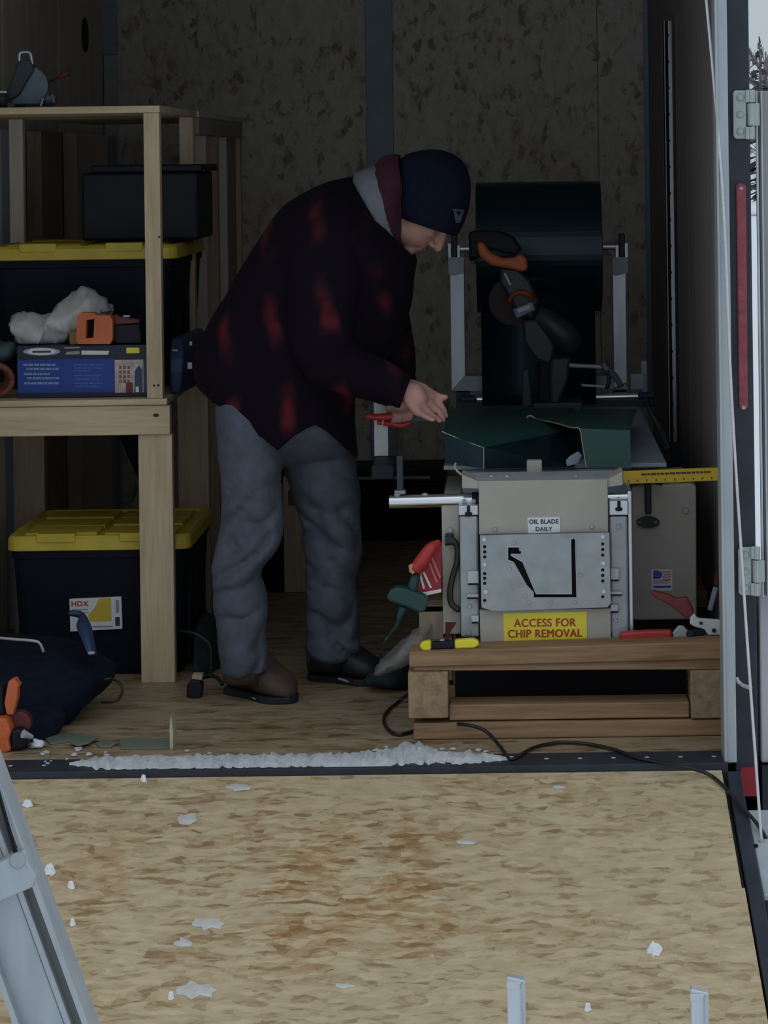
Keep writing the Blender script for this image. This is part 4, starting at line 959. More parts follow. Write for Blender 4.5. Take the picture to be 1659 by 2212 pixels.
cutplate('latch_base', [(1400+25*math.cos(a*math.pi/12), 1128+12*math.sin(a*math.pi/12)) for a in range(24)], [[(1383+5*math.cos(a*math.pi/6), 1128+4*math.sin(a*math.pi/6)) for a in range(12)], [(1417+5*math.cos(a*math.pi/6), 1128+4*math.sin(a*math.pi/6)) for a in range(12)]], CYY-.006, .012, M['black_rub'], cab)
fs = link('flag_sticker', MB().pbox(1407, 1230, 1452, 1276, CYY-.0015, .0015), M['white_st'], cab)
link('flag_canton', MB().prism([(1411,1234),(1416,1231),(1430,1236),(1429,1247),(1424,1250),(1411,1251)], CYY-.0022, .0008), M['flag_blue'], cab)
for k in range(4):
    y_ = 1233 + k*5.5; link('flag_stripe', MB().prism([(1431,y_),(1440,y_+2),(1449,y_-.5),(1449,y_+2),(1440,y_+4.5),(1431,y_+2.5)], CYY-.0022, .0008), M['flag_red'], cab)
for k in range(2):
    y_ = 1254 + k*4.5; link('flag_stripe', MB().prism([(1411,y_),(1428,y_-1),(1448,y_-.5),(1448,y_+1.2),(1428,y_+1),(1411,y_+2)], CYY-.0022, .0008), M['flag_red'], cab)
link('flag_caption', MB().pbox(1411, 1265, 1449, 1270, CYY-.0022, .0008), M['flag_blue'], cab)
# black cable loop on the left casing
link('power_lead', MB().tube([P(962,1165,MY+.03), P(976,1166,MY+.03), P(988,1182,MY+.03), P(987,1215,MY+.03), P(978,1245,MY+.03), P(972,1280,MY+.03), P(976,1305,MY+.03), P(992,1318,MY+.02)], .0075, 10, smooth=6), M['cord'], mt, smooth=True)
link('lead_gland', MB().cyl(P(971,1153,MY+.035), P(971,1172,MY+.035), .010, .011, 14).cyl(P(962,1170,MY+.03), P(982,1170,MY+.03), .010, .008, 12), M['black_rub'], mt)
# machine plug with red tag, green three-way cord end
t = thing('red_plug_tag', 'red plug boot with printed warning tag hanging left of the machine', 'plug', P(925, 1290, MY))
link('plug_boot', MB().tube([P(948,1172,MY+.01), P(930,1185,MY-.01), P(912,1212,MY-.01), P(896,1232,MY-.01)], [.008,.014,.018,.014], 12, smooth=4), M['red'], t, smooth=True)
tg = link('tag', MB().prism([(930,1190),(955,1172),(953,1276),(903,1284),(902,1240)], MY+.02, .0015), mat('deep_red_card', (0.34, 0.015, 0.025), 0.5), t)
for k, (xa, ya, xb, yb2) in enumerate(((907,1238,916,1272),(915,1236,931,1270),(926,1212,944,1258),(932,1202,951,1248))):
    link('print_line', MB().bar(P(xa,ya,MY+.018), P(xb,yb2,MY+.018), .005, .001), M['flag_red'] if k > 1 else M['white_st'], tg)
link('tag_edge', MB().prism([(902,1282),(953,1272),(953,1279),(904,1290)], MY+.019, .0015), M['white_st'], tg)
link('plug_face', MB().prism([(882,1222),(893,1218),(898,1236),(892,1241),(884,1236)], MY-.02, .02), mat('orange_pink_plastic', (0.6, 0.25, 0.16), 0.5), t, bevel=.002)
t = thing('green_cord_end', 'dark green three way extension cord end hanging under the red tag', 'plug', P(885, 1330, MY))
link('neck', MB().tube([P(900,1238,MY), P(893,1262,MY), P(888,1285,MY)], [.010,.012,.014], 12), M['green_plug'], t, smooth=True)
link('socket_bar', MB().prism([(834,1292),(842,1276),(858,1268),(880,1272),(922,1290),(926,1300),(918,1322),(908,1325),(880,1312),(842,1300)], MY-.02, .04), M['green_plug'], t, bevel=.006)
link('cord', MB().tube([P(872,1312,MY), P(864,1330,MY), P(858,1350,MY+.01), P(842,1372,MY+.03), P(830,1390,MY+.05), FL(812,1440,.006), FL(790,1452,.006)], [.012,.006,.003,.003,.003], 8, smooth=4), M['green_plug'], t, smooth=True)
# clear plastic film and dark bag behind the pallet corner
cf = MB().loft(resample([ring_pts((815,1440),(818,1446),.62,.05,16), ring_pts((850,1405),(850,1444),.62,.07,16), ring_pts((880,1370),(885,1430),.62,.08,16), ring_pts((905,1355),(915,1400),.62,.06,16), ring_pts((925,1352),(930,1370),.62,.02,16)], 5)); crumple(cf, .014, 22, 8)
one('clear_film', cf, M['clear'], 'crumpled clear plastic film beside the pallet corner', 'plastic', smooth=True)
cf = MB().loft(resample([ring_pts((790,1470),(792,1478),.78,.04,16), ring_pts((820,1434),(822,1484),.78,.07,16), ring_pts((860,1430),(862,1486),.80,.08,16), ring_pts((884,1440),(886,1484),.80,.05,16)], 5)); crumple(cf, .006, 22, 3)
for v in cf.v: v.z = max(v.z, .002)
one('dark_green_bag', cf, M['green_dk'], 'small dark green bag on the floor behind pallet corner', 'bag', smooth=True)

# tools lying on the pallet and on the machine
t = thing('yellow_ruler', 'yellow steel ruler lying across the machine top to the wall', 'ruler', P(1450, 1045, .50))
rl_ = link('blade', MB().prism([(1346,1018),(1554,1010),(1554,1038),(1346,1046)], .50, .008), M['ruler'], t, bevel=.001)
q = MB()
for k in range(10):
    x = 1356 + k*20; q.pbox(x, 1037-k*.75, x+2.5, 1041-k*.75, .4985, .0015)
x = 1385
while x < 1530:
    w = random.uniform(5, 12); q.pbox(x, 1024-(x-1346)*.036, x+w, 1028-(x-1346)*.036, .4985, .0015); x += w+2
link('scale_mark', q, M['boot'], rl_, kind='stuff')
link('ruler_tongue', MB().pbox(1470, 1036, 1500, 1042, .505, .02), M['boot'], t)
zp = lambda px, Y: P(px, 1398 - (px-885)*.0155*1.0, Y).z
t = thing('yellow_utility_knife', 'short yellow and black hand tool on the pallet front edge', 'tool', P(970, 1405, .23))
ky = .215
def kprism(pts, m, nm, dep=.022, bv=.004): return link(nm, MB().prism(pts, ky, dep), m, t, bevel=bv)
kprism([(906,1394),(914,1386),(931,1384),(931,1405),(918,1409),(909,1402)], M['yellow'], 'grip_end')
kprism([(932,1388),(980,1384),(981,1402),(933,1404)], M['black'], 'grip_middle')
kprism([(982,1383),(1024,1380),(1034,1386),(1035,1393),(1026,1400),(983,1402)], M['yellow'], 'grip_end')
link('screw', MB().ell(P(955,1383,ky+.01), (.006,.005,.003), n=10, m=6), M['galv'], t)
t = thing('locking_crimper', 'long tool with red grips and pale jaws on the pallet right', 'tool', P(1450, 1385, .30))
ly = .27
link('grip', MB().prism([(1338,1370),(1345,1366),(1400,1362),(1452,1361),(1452,1380),(1400,1384),(1352,1390),(1342,1386)], ly, .022), M['red'], t, bevel=.006)
link('grip', MB().prism([(1405,1277),(1412,1276),(1440,1283),(1462,1293),(1485,1290),(1500,1318),(1494,1330),(1484,1338),(1450,1310),(1410,1288)], ly+.01, .02), M['red_dark'], t, bevel=.004)
link('linkage', MB().prism([(1452,1368),(1466,1352),(1476,1352),(1490,1366),(1490,1376),(1456,1378)], ly+.004, .014), M['galv'], t, bevel=.003)
link('jaw', MB().prism([(1492,1334),(1500,1326),(1508,1336),(1562,1340),(1562,1372),(1530,1372),(1522,1360),(1500,1354),(1490,1348)], ly, .016), M['paint_white'], t, bevel=.003)
for q in ((1490,1369,.009,.02),(1514,1346,.004,.0),(1542,1362,.005,.0)): link('pivot', MB().cyl(P(q[0],q[1],ly-.004), P(q[0],q[1],ly+q[3]), q[2], None, 14), M['black'], t)
link('spring', MB().prism([(1496,1360),(1522,1360),(1524,1374),(1494,1374)], ly+.003, .012), M['black'], t, bevel=.003)
# dark hand tools hanging by the wall
t = thing('dark_wall_tool', 'slim dark hand tool hung on the right wall by the jamb', 'tool', P(1540, 1320, .45))
link('tool_shaft', MB().bar(P(1533,1318,.50), P(1546,1268,.50), .012, .008), M['steel_grey'], t, bevel=.002)
link('tool_grip', MB().bar(P(1546,1266,.50), P(1550,1238,.50), .010, .010), M['maroon_tool'], t, bevel=.002)

# black cord along the floor and down the ramp
cp = [FL(885,1496,.03), FL(862,1515,.005), FL(838,1535,.005), FL(829,1555,.005), FL(838,1575,.005), FL(862,1587,.005), FL(905,1576,.005), FL(960,1565,.02), P(1010,1566,.16), P(1050,1580,.15), FL(1085,1618,.006), FL(1105,1640,.006), FL(1150,1616,.006), FL(1205,1604,.006), FL(1270,1607,.006), FL(1330,1620,.006)]
cp = cp + [FL(1372,1636,.006), FL(1420,1646,.006), FL(1480,1657,.006), RP(1530,1672,.008), RP(1565,1700,.006), RP(1600,1740,.006), RP(1632,1775,.0), RP(1655,1810,-.01)]
one('black_power_cord', MB().tube(cp, .0042, 8, smooth=5), M['cord'], 'black power cord winding from the pallet over the sill onto the ramp', 'cord', smooth=True)

# ------------------------------------------------------------------ green gutter pieces on the machine
t = thing('green_gutter', 'dark green bent gutter length lying on the left of the machine', 'gutter', P(1100, 990, .6))
def sheet(name, faces, m, parent, th=.0015):
    mb = MB()
    for f in faces: mb.add([P(*q) for q in f], [tuple(range(len(f)))])
    return link(name, mb, m, parent, solid=th)
sheet('gutter_back', [[(962,882,1.45),(1240,882,1.45),(1250,925,.90),(1045,967,.48),(961,935,.55)]], M['green'], t)
sheet('gutter_side', [[(961,935,.55),(1045,967,.48),(1045,1012,.48),(962,1000,.55)]], M['coil'], t)
sheet('gutter_bottom', [[(1045,967,.482),(1245,926,.90),(1240,1008,.60),(1045,1012,.482)]], M['coil'], t)
link('cut_edge', MB().tube([P(955,932,.552), P(961,935,.549), P(1005,953,.514), P(1045,967,.478), P(1045,1012,.478)], .0011, 6), M['cream'], t)
t = thing('green_gutter', 'dark green gutter length with curled pale lip on the machine right', 'gutter', P(1310, 1000, .5))
sheet('gutter_back', [[(1150,904,1.1),(1270,884,1.45),(1375,884,1.45),(1361,930,.52),(1252,926,.52)]], M['green'], t)
sheet('gutter_side', [[(1252,926,.52),(1361,930,.52),(1363,1012,.50),(1266,1008,.50)]], M['green'], t)
link('cut_edge', MB().tube([P(1146,914,1.06), P(1138,908,1.07), P(1141,899,1.08), P(1149,899,1.08), P(1160,906,1.05), P(1200,914,.80), P(1235,924,.56), P(1252,926,.517), P(1258,960,.51), P(1266,1008,.497)], [.0028,.0028,.0026,.0018,.0011,.0011], 6, smooth=3), M['cream'], t)
one('cream_scrap', MB().tube([P(985,1000,.5), P(982,1008,.5), P(988,1018,.49), P(998,1026,.48)], .003, 6), M['cream'], 'little cream metal scrap hanging at the left of the machine top', 'scrap')
one('silver_sheet_offcut', MB().prism([(1232,985),(1250,975),(1258,984),(1248,1002),(1225,1008),(1222,995)], .58, .01), M['steel_grey'], 'crumpled grey offcut between the two green gutters', 'offcut', bevel=.002)

# ------------------------------------------------------------------ coil stand with dark green coil
KY = 2.16
t = thing('coil_stand', 'silver tube stand holding the wide coil above the machine', 'stand', P(1165, 880, KY))
s_ = F_/(KY+D0)
def upright(a, b_, c, d_, nm='upright'):
    return link(nm, MB().prism([(a,555),(b_,555),(b_+3,c),(a+4,d_)], KY, .035), M['alu'], t, bevel=.002)
upright(971, 1003, 822, 845); upright(1322, 1352, 826, 840)
for a in (968, 1322):
    link('bearing_plate', MB().prism([(a,556),(a+35,556),(a+34,590),(a+6,596),(a,590)], KY-.006, .006), M['alu_dull'], t, bevel=.001)
for q in ((968,526,974),(988,530,993),(1330,530,1336),(1350,525,1356)): link('fork_prong', MB().pbox(q[0], q[1], q[2], 556, KY-.005, .04), M['alu'], t)
link('fork_block', MB().pbox(975, 505, 988, 556, KY, .03), M['black_steel'], t, bevel=.003)
link('fork_block', MB().pbox(1337, 505, 1350, 556, KY, .03), M['black_steel'], t, bevel=.003)
link('axle', MB().cyl(P(988,538,KY+.02), P(1336,533,KY+.02), .010, None, 16), M['chrome'], t)
link('base_plate', MB().prism([(975,845),(1003,812),(1150,812),(1152,840),(1150,846)], KY-.01, .10), M['alu_dull'], t, bevel=.002)
link('base_plate', MB().prism([(1260,812),(1352,812),(1356,842),(1262,842)], KY+.01, .10), M['alu_dull'], t, bevel=.002)
link('base_roller', MB().cyl(P(1030,863,KY-.06), P(1137,861,KY-.06), .0125, None, 18), M['chrome'], t)
link('base_roller', MB().cyl(P(1248,859,KY-.06), P(1378,856,KY-.06), .0125, None, 18), M['chrome'], t)
link('roller_end', MB().cyl(P(996,864,KY-.06), P(1026,863,KY-.06), .014, None, 16), M['blue_dark'], t)
link('roller_end', MB().cyl(P(1380,856,KY-.06), P(1412,855,KY-.06), .013, None, 16), M['blue_dark'], t)
link('cross_bar', MB().pbox(985, 866, 1412, 882, KY-.10, .10), M['saw_dark'], t, bevel=.003)
link('side_arm', MB().tube([P(1396,862,KY-.08), P(1402,885,KY-.2), P(1428,930,KY-.9), P(1440,965,KY-1.1)], .008, 8), M['saw_dark'], t)
zst0 = dz + .013
for px_ in (1000, 1340):
    link('stand_foot', MB().box((P(px_,880,KY).x-.02, KY-.02, zst0), (P(px_,880,KY).x+.02, KY+.06, pz(px_, 846, KY)+.0)), M['saw_dark'], t)
link('corner_bracket', MB().pbox(1362, 808, 1392, 842, KY, .03).pbox(1385, 780, 1398, 850, KY+.01, .02), M['alu_dull'], t, bevel=.002)
t = thing('metal_coil', 'wide roll of dark green sheet metal hanging on the silver stand', 'coil', P(1165, 690, KY+.02))
cc0, cc1 = P(1030, 535, KY+.02), P(1297, 531, KY+.02)
cz = (cc0.z+cc1.z)/2; R = .202
link('rolled_sheet', MB().cyl((cc0.x, KY+.02, cz), (cc1.x, KY+.02, cz), R, None, 72), M['coil'], t, bevel=.001)
link('coil_core', MB().cyl((cc0.x-.006, KY+.02, cz), (cc1.x+.006, KY+.02, cz), .05, None, 32), M['black'], t)
sh = [Vector((0, KY+.02-R*math.cos(a)-.001, cz-R*math.sin(a))) for a in [math.radians(k*9) for k in range(3)]]
ends = [Vector((0, KY-.18, cz-.18)), Vector((0, KY-.13, cz-.28)), Vector((0, KY-.06, pz(1165, 868, KY))), ]
q = MB(); prof = [Vector((0, KY+.02-(R+.002)*math.cos(math.radians(a)), cz-(R+.002)*math.sin(math.radians(a)))) for a in (26, 34, 42)] + [Vector((0, KY-.11, cz-.24)), Vector((0, KY-.10, pz(1165,868,KY)))]
xa, xb = P(1040, 780, KY-.17).x, P(1288, 780, KY-.17).x
prof = spline(prof, 5)
for p_ in prof: q.v += [Vector((xa, p_.y, p_.z)), Vector((xb, p_.y, p_.z))]
for i in range(len(prof)-1): q.f.append((2*i, 2*i+1, 2*i+3, 2*i+2))
link('loose_end', q, M['coil'], t, solid=.0015, smooth=True)

# ------------------------------------------------------------------ sliding mitre saw with orange handle in front of the coil
SY = 1.62
t = thing('mitre_saw', 'dark mitre saw with orange handle standing on the machine deck', 'saw', P(1190, 880, SY))
def sp_(pts, dy, dep, nm, m, bv=.004, **k): return link(nm, MB().prism(pts, SY+dy, dep), M[m], t, bevel=bv, **k)
sp_([(1012,502),(1030,498),(1080,500),(1108,510),(1128,538),(1112,552),(1060,540),(1028,560),(1014,566)], .02, .07, 'motor_housing', 'black', .008)
sp_([(1030,524),(1042,522),(1060,545),(1085,558),(1112,556),(1124,548),(1138,558),(1141,582),(1130,588),(1098,580),(1060,574),(1034,552)], -.01, .05, 'handle', 'orange', .008)
sp_([(1080,577),(1118,580),(1144,606),(1164,652),(1150,690),(1120,680),(1098,640),(1080,610)], .01, .07, 'upper_guard', 'saw_dark', .008)
link('guard_line', MB().bar(P(1090,590,SY+.005), P(1103,616,SY+.005), .005, .004), M['cream'], t)
link('guard_ring', MB().tube([P(1100,652,SY), P(1106,640,SY-.005), P(1122,632,SY-.01), P(1140,636,SY-.01), P(1152,648,SY)], .007, 8, smooth=4), M['orange_dk'], t, smooth=True)
link('blade', cyl_y(P(1108,650,SY+.05), .070, .004, 48), M['blade_dark'], t)
sp_([(1106,668),(1150,650),(1158,670),(1116,690)], -.01, .03, 'clamp_block', 'saw_grey', .004)
link('label_plate', MB().prism([(1116,668),(1144,658),(1146,667),(1120,676)], SY-.012, .002), M['paint_white'], t)
sp_([(1128,690),(1164,690),(1184,720),(1200,750),(1190,790),(1160,780),(1132,740)], .02, .06, 'arm', 'saw_dark', .008)
link('motor', MB().tube([P(1160,680,SY+.05), P(1190,700,SY+.04), P(1222,728,SY+.04), P(1240,752,SY+.05)], [.030,.036,.040,.028], 20, smooth=4), M['saw_dark'], t, smooth=True)
sp_([(1164,752),(1206,760),(1196,880),(1160,880)], .04, .06, 'pivot_column', 'black', .008)
sp_([(1190,775),(1232,772),(1228,820),(1208,872),(1190,880),(1186,820)], .0, .06, 'fence_bracket', 'saw_dark', .008)
link('slide_rail', MB().cyl(P(1230,789,SY), P(1302,793,SY), .006, None, 14).cyl(P(1256,832,SY), P(1318,836,SY), .004, None, 10), M['alu_dull'], t)
link('rail_clamp', MB().tube([P(1302,784,SY), P(1312,800,SY), P(1330,815,SY), P(1342,836,SY)], [.010,.013,.010,.008], 10, smooth=3), M['saw_grey'], t, smooth=True)
link('detent_arm', MB().tube([P(1312,800,SY-.01), P(1316,822,SY-.01), P(1310,840,SY-.01)], .006, 8, smooth=3), M['saw_dark'], t, smooth=True)
zsb = dz + .013
link('saw_base', MB().box((P(1150,870,SY).x, SY-.03, zsb), (P(1258,870,SY).x, SY+.16, pz(1200, 868, SY))), M['saw_dark'], t, bevel=.005)
sp_([(1128,800),(1142,796),(1150,878),(1128,880)], -.02, .03, 'side_fence', 'saw_dark', .003)

# ------------------------------------------------------------------ person
pt = thing('person', 'person in red and black plaid jacket and navy beanie bending over the machine', 'person', (P(600,1500,.74).x, .74, 0.0))
PC = 0.78
fw = Vector((.64, 0, -.77)); up = Vector((.77, 0, .64)); sd = Vector((0, 1, 0))
HC = P(915, 425, PC)
def hd_(f, u, s=0): return HC + fw*f + up*u + sd*s
b = MB()
def cap(a, ra, c, rb, n=14):
    a, c = Vector(a), Vector(c); b.tube([a, c], [ra, rb], n); b.ell(a, ra, n=n, m=8); b.ell(c, rb, n=n, m=8)
J = lambda px, py, Y: P(px, py, Y)
# trunk, neck, legs
cap(J(605,860,PC), .095, J(640,740,PC), .11); cap(J(640,740,PC), .11, J(725,560,PC), .12); cap(J(725,560,PC), .11, J(800,465,PC), .075)
cap(J(745,520,.64), .06, J(745,520,.92), .06)
cap(J(805,462,PC), .056, J(870,452,PC), .054)
for (h_, k_, c_, a_, hl_, te_) in (((555,900,.72),(540,1130,.69),(514,1260,.675),(527,1430,.66),FL(507,1493),FL(628,1519)), ((675,900,.85),(716,1130,.85),(716,1260,.86),(717,1415,.87),FL(678,1464),FL(822,1478))):
    cap(J(*h_), .072, J(*k_), .052); cap(J(*k_), .052, J(*c_), .048); cap(J(*c_), .046, J(*a_), .030)
    cap(J(*a_), .030, hl_*.8+te_*.2+Vector((0,0,.05)), .022); cap(hl_*.8+te_*.2+Vector((0,0,.05)), .022, hl_*.4+te_*.6+Vector((0,0,.038)), .014)
SN, EN, WN = J(725,500,.62), J(690,775,.575), J(868,838,.575)
SF, EF, WF = J(745,500,.94), J(835,735,.93), J(856,866,.77)
cap(SN, .055, EN, .044); cap(EN, .040, WN, .027); cap(SF, .055, EF, .036); cap(EF, .036, WF, .024)
# head
ax = (fw, sd, up)
b.ell(hd_(.005, .025), (.098, .077, .100), ax, 24, 16)
b.ell(hd_(.045, -.055), (.058, .058, .070), ax, 20, 12)
b.ell(hd_(.035, -.085), (.050, .052, .042), ax, 20, 12)
b.ell(hd_(.076, -.114), (.020, .024, .019), ax, 14, 8)
cap(hd_(.094, -.004), .010, hd_(.122, -.056), .0125, 10)
for s_2 in (-1, 1):
    b.ell(hd_(.108, -.062, s_2*.012), (.010, .008, .008), ax, 10, 6)
    b.ell(hd_(.072, -.045, s_2*.036), (.022, .020, .022), ax, 12, 8)
    b.ell(hd_(.088, .002, s_2*.030), (.012, .022, .009), ax, 12, 8)
    b.ell(hd_(-.012, .0, s_2*.076), (.016, .008, .028), ax, 12, 8)
b.ell(hd_(.094, -.083), (.010, .020, .006), ax, 12, 8)
b.ell(hd_(.091, -.096), (.010, .018, .006), ax, 12, 8)
# near hand: palm plane, fingers reaching right and down
def finger(pts, r):
    pts = [J(*q) for q in pts]
    for i in range(len(pts)-1): cap(pts[i], r*(1-.1*i), pts[i+1], r*(1-.1*(i+1)), 10)
wr_ = J(872,842,.575)
kn_ = [(934,856,.600), (927,871,.585), (917,883,.570), (904,890,.556)]
for k in kn_: cap(wr_, .020, J(*k), .0125, 12)
cap(J(895,848,.58), .026, J(905,862,.575), .024)
finger([kn_[0], (950,872,.600), (959,886,.598), (963,899,.594)], .0098)
finger([kn_[1], (944,886,.585), (954,897,.582), (958,907,.576)], .0098)
finger([kn_[2], (932,896,.568), (944,904,.566), (950,909,.562)], .0094)
finger([kn_[3], (918,899,.553), (930,905,.552), (937,907,.550)], .0085)
finger([(884,828,.60), (912,836,.606), (934,850,.605), (950,857,.603), (963,858,.602)], .0125)
# far hand gripping the snips
cap(J(856,868,.765), .022, J(862,886,.745), .021); cap(J(848,880,.755), .018, J(878,886,.745), .018)
for i, (x, yv) in enumerate(((886,884),(875,886),(863,888),(851,888))):
    finger([(x,yv,.735), (x+3,yv+10,.712), (x+1,yv+20,.715), (x-3,yv+22,.735)], .0088)
finger([(872,880,.77), (890,888,.76), (902,896,.745)], .0095)
body = link('body', b, M['skin'], pt, smooth=True)
rm_ = body.modifiers.new('merge', 'REMESH'); rm_.mode = 'VOXEL'; rm_.voxel_size = .0038; rm_.use_smooth_shade = True
sm_ = body.modifiers.new('smooth', 'SMOOTH'); sm_.factor = .5; sm_.iterations = 4
for s_2 in (-1, 1):
    e_ = link('eye', MB().ell(hd_(.087, -.014, s_2*.031), .0115, n=14, m=10), M['eye'], pt, smooth=True)
    link('iris', MB().ell(hd_(.0975, -.016, s_2*.031), (.0025, .005, .005), ax, 12, 8), M['hair'], e_, smooth=True)
link('lips', MB().ell(hd_(.1035, -.0845), (.0045, .017, .0035), ax, 14, 8).ell(hd_(.100, -.0945), (.0045, .015, .0035), ax, 14, 8), M['lip'], pt, smooth=True)
link('hair', MB().ell(hd_(-.035, -.01), (.072, .080, .075), ax, 20, 12), M['hair'], pt, smooth=True)

def folds(mb, amp, fx, fz, seed, tilt=0.5):
    cen = {}
    for i, v in enumerate(mb.v):
        n1 = noise.noise(Vector((v.x*fx + v.z*tilt*fz*.3, v.y*fx, v.z*fz + v.x*fz*tilt)) + Vector((seed, seed*.7, 0)))
        n2 = noise.noise(v*fx*2.4 + Vector((seed*2, 0, 0)))
        mb.v[i] = v + Vector((n1*amp*.6, -abs(n1)*amp + n2*amp*.5, 0))
    return mb
# jacket
HS = 36
jr = [ring_pts((462,872),(770,978),PC,.175,HS,.9), ring_pts((430,826),(764,915),PC,.19,HS,.9), ring_pts((424,772),(766,855),PC,.195,HS,.9), ring_pts((450,705),(815,800),PC,.195,HS,.92),
      ring_pts((495,630),(860,735),PC,.20,HS,.92), ring_pts((543,548),(884,662),PC,.21,HS,.9), ring_pts((598,464),(892,600),PC,.225,HS,.9), ring_pts((640,428),(898,570),PC,.22,HS,.9),
      ring_pts((705,397),(896,556),PC,.165,HS,1), ring_pts((762,386),(876,546),PC,.10,HS,1)]
hem = [(455,866),(470,872),(500,912),(560,938),(607,974),(640,935),(690,912),(720,940),(768,990),(775,985)]
def hemz(px):
    for (x0_, y0_), (x1_, y1_) in zip(hem, hem[1:]):
        if x0_ <= px <= x1_: return y0_ + (y1_-y0_)*(px-x0_)/(x1_-x0_)
    return None
r0 = jr[0]
for j, v in enumerate(r0):
    u_ = v.x*F_/(v.y+D0) + CX; yv = hemz(u_+8)
    if v.y < PC and yv: 
        d_ = v.y + D0; nz_ = CZ - (yv + ROLL*(u_-CX) - CY)*d_/F_
        r0[j] = Vector((v.x, v.y, nz_))
mb = MB().loft(resample(jr, 7), cap0=False, cap1=False)
# body drape folds
for i, v in enumerate(mb.v):
    n1 = noise.noise(Vector((v.x*9+v.z*4, v.y*4, v.z*3.0-v.x*3))); n2 = noise.noise(v*16)
    mb.v[i] = v + Vector((0, (-1 if v.y < PC else 1)*(n1*.022 + n2*.006), 0)) + Vector((n2*.005, 0, n2*.005))
jk = link('jacket', mb, M['plaid'], pt, smooth=True, solid=.006)
def arm_rings(js, rad, n=24, k=6):
    pts = [P(*q) for q in js]; rings = []
    for i, p_ in enumerate(pts):
        tdir = (pts[min(i+1,len(pts)-1)] - pts[max(i-1,0)]).normalized(); s2 = Vector((0,1,0)); s2 = (s2 - tdir*s2.dot(tdir)).normalized(); u2 = tdir.cross(s2)
        rings.append([p_ + (u2*math.cos(2*math.pi*j/n)*rad[i][0] + s2*math.sin(2*math.pi*j/n)*rad[i][1]) for j in range(n)])
    return resample(rings, k)
ar = arm_rings([(725,450,.66),(712,520,.60),(700,620,.565),(692,720,.56),(712,780,.565),(760,800,.575),(815,822,.578),(852,838,.58),(868,845,.58)],
               [(.05,.05),(.088,.075),(.085,.070),(.078,.066),(.072,.064),(.062,.058),(.054,.050),(.046,.042),(.040,.036)])
mb = MB().loft(ar)
for i, v in enumerate(mb.v):
    n1 = noise.noise(Vector((v.x*22, v.y*8, v.z*20))); mb.v[i] = v + Vector((n1*.005, -abs(n1)*.010, n1*.005))
link('sleeve', mb, M['plaid'], jk, smooth=True)
ar = arm_rings([(770,480,.90),(790,560,.96),(820,660,.97),(838,735,.95),(850,780,.885),(856,825,.825),(860,862,.78)], [(.06,.05),(.08,.07),(.072,.065),(.066,.06),(.058,.056),(.048,.046),(.040,.040)])
mb = MB().loft(ar); crumple(mb, .006, 14, 2)
link('sleeve', mb, M['plaid'], jk, smooth=True)
link('cuff', MB().loft([arm_rings([(858,840,.58),(868,845,.58),(876,848,.58)], [(.041,.037),(.043,.039),(.041,.037)])[i] for i in (0,3,6,9,12)]), M['plaid'], jk, smooth=True)
# hooded sweatshirt at the neck: grey outer, maroon lining
hr = [ring_pts((764,388),(868,556),PC,.115,28), ring_pts((770,376),(866,552),PC,.118,28), ring_pts((786,368),(864,538),PC,.116,28), ring_pts((808,360),(862,520),PC,.110,28), ring_pts((820,358),(861,505),PC,.10,28)]
link('grey_collar', MB().loft(resample(hr, 4), False, False), M['grey_cloth'], pt, smooth=True, solid=.006)
hr = [ring_pts((806,395),(868,540),PC,.105,28), ring_pts((806,370),(866,525),PC,.112,28), ring_pts((822,345),(864,505),PC,.112,28), ring_pts((846,334),(864,488),PC,.106,28), ring_pts((862,338),(868,472),PC,.095,28)]
mb = MB().loft(resample(hr, 4), False, False); crumple(mb, .006, 18, 3)
link('maroon_hood', mb, M['maroon'], pt, smooth=True, solid=.008)
# beanie
hr = [ring_pts((862,467),(984,509),PC,.090,40), ring_pts((853,447),(998,487),PC,.099,40), ring_pts((848,410),(1012,445),PC,.103,40), ring_pts((850,378),(1015,402),PC,.100,40),
      ring_pts((862,350),(1006,362),PC,.086,40), ring_pts((884,334),(985,339),PC,.060,40), ring_pts((910,327),(960,328),PC,.030,40), ring_pts((930,325),(942,325),PC,.006,40)]
mb = MB().loft(resample(hr, 5), False, True)
bn = link('beanie', mb, M['beanie'], pt, smooth=True, solid=.005)
def on_hat(px, py):
    k = (py-410)/(447-410); c_ = 930 + (px*0); hw = 83
    tt_ = max(-.98, min(.98, (px-930)/84.0)); return P(px, py, PC-.108*math.sqrt(1-tt_*tt_)*1.0-.004)
em = MB()
for poly in ([(978,451),(1003,453),(1001,458),(980,456)], [(980,456),(986,458),(993,472),(990,480),(984,476)], [(1001,458),(996,458),(990,470),(992,480),(996,474)], [(984,478),(995,476),(994,481),(985,482)]):
    em.add([on_hat(*q) for q in poly], [tuple(range(len(poly)))])
link('emblem', em, M['emblem'], bn, solid=.0015, label='small pale embroidered emblem')
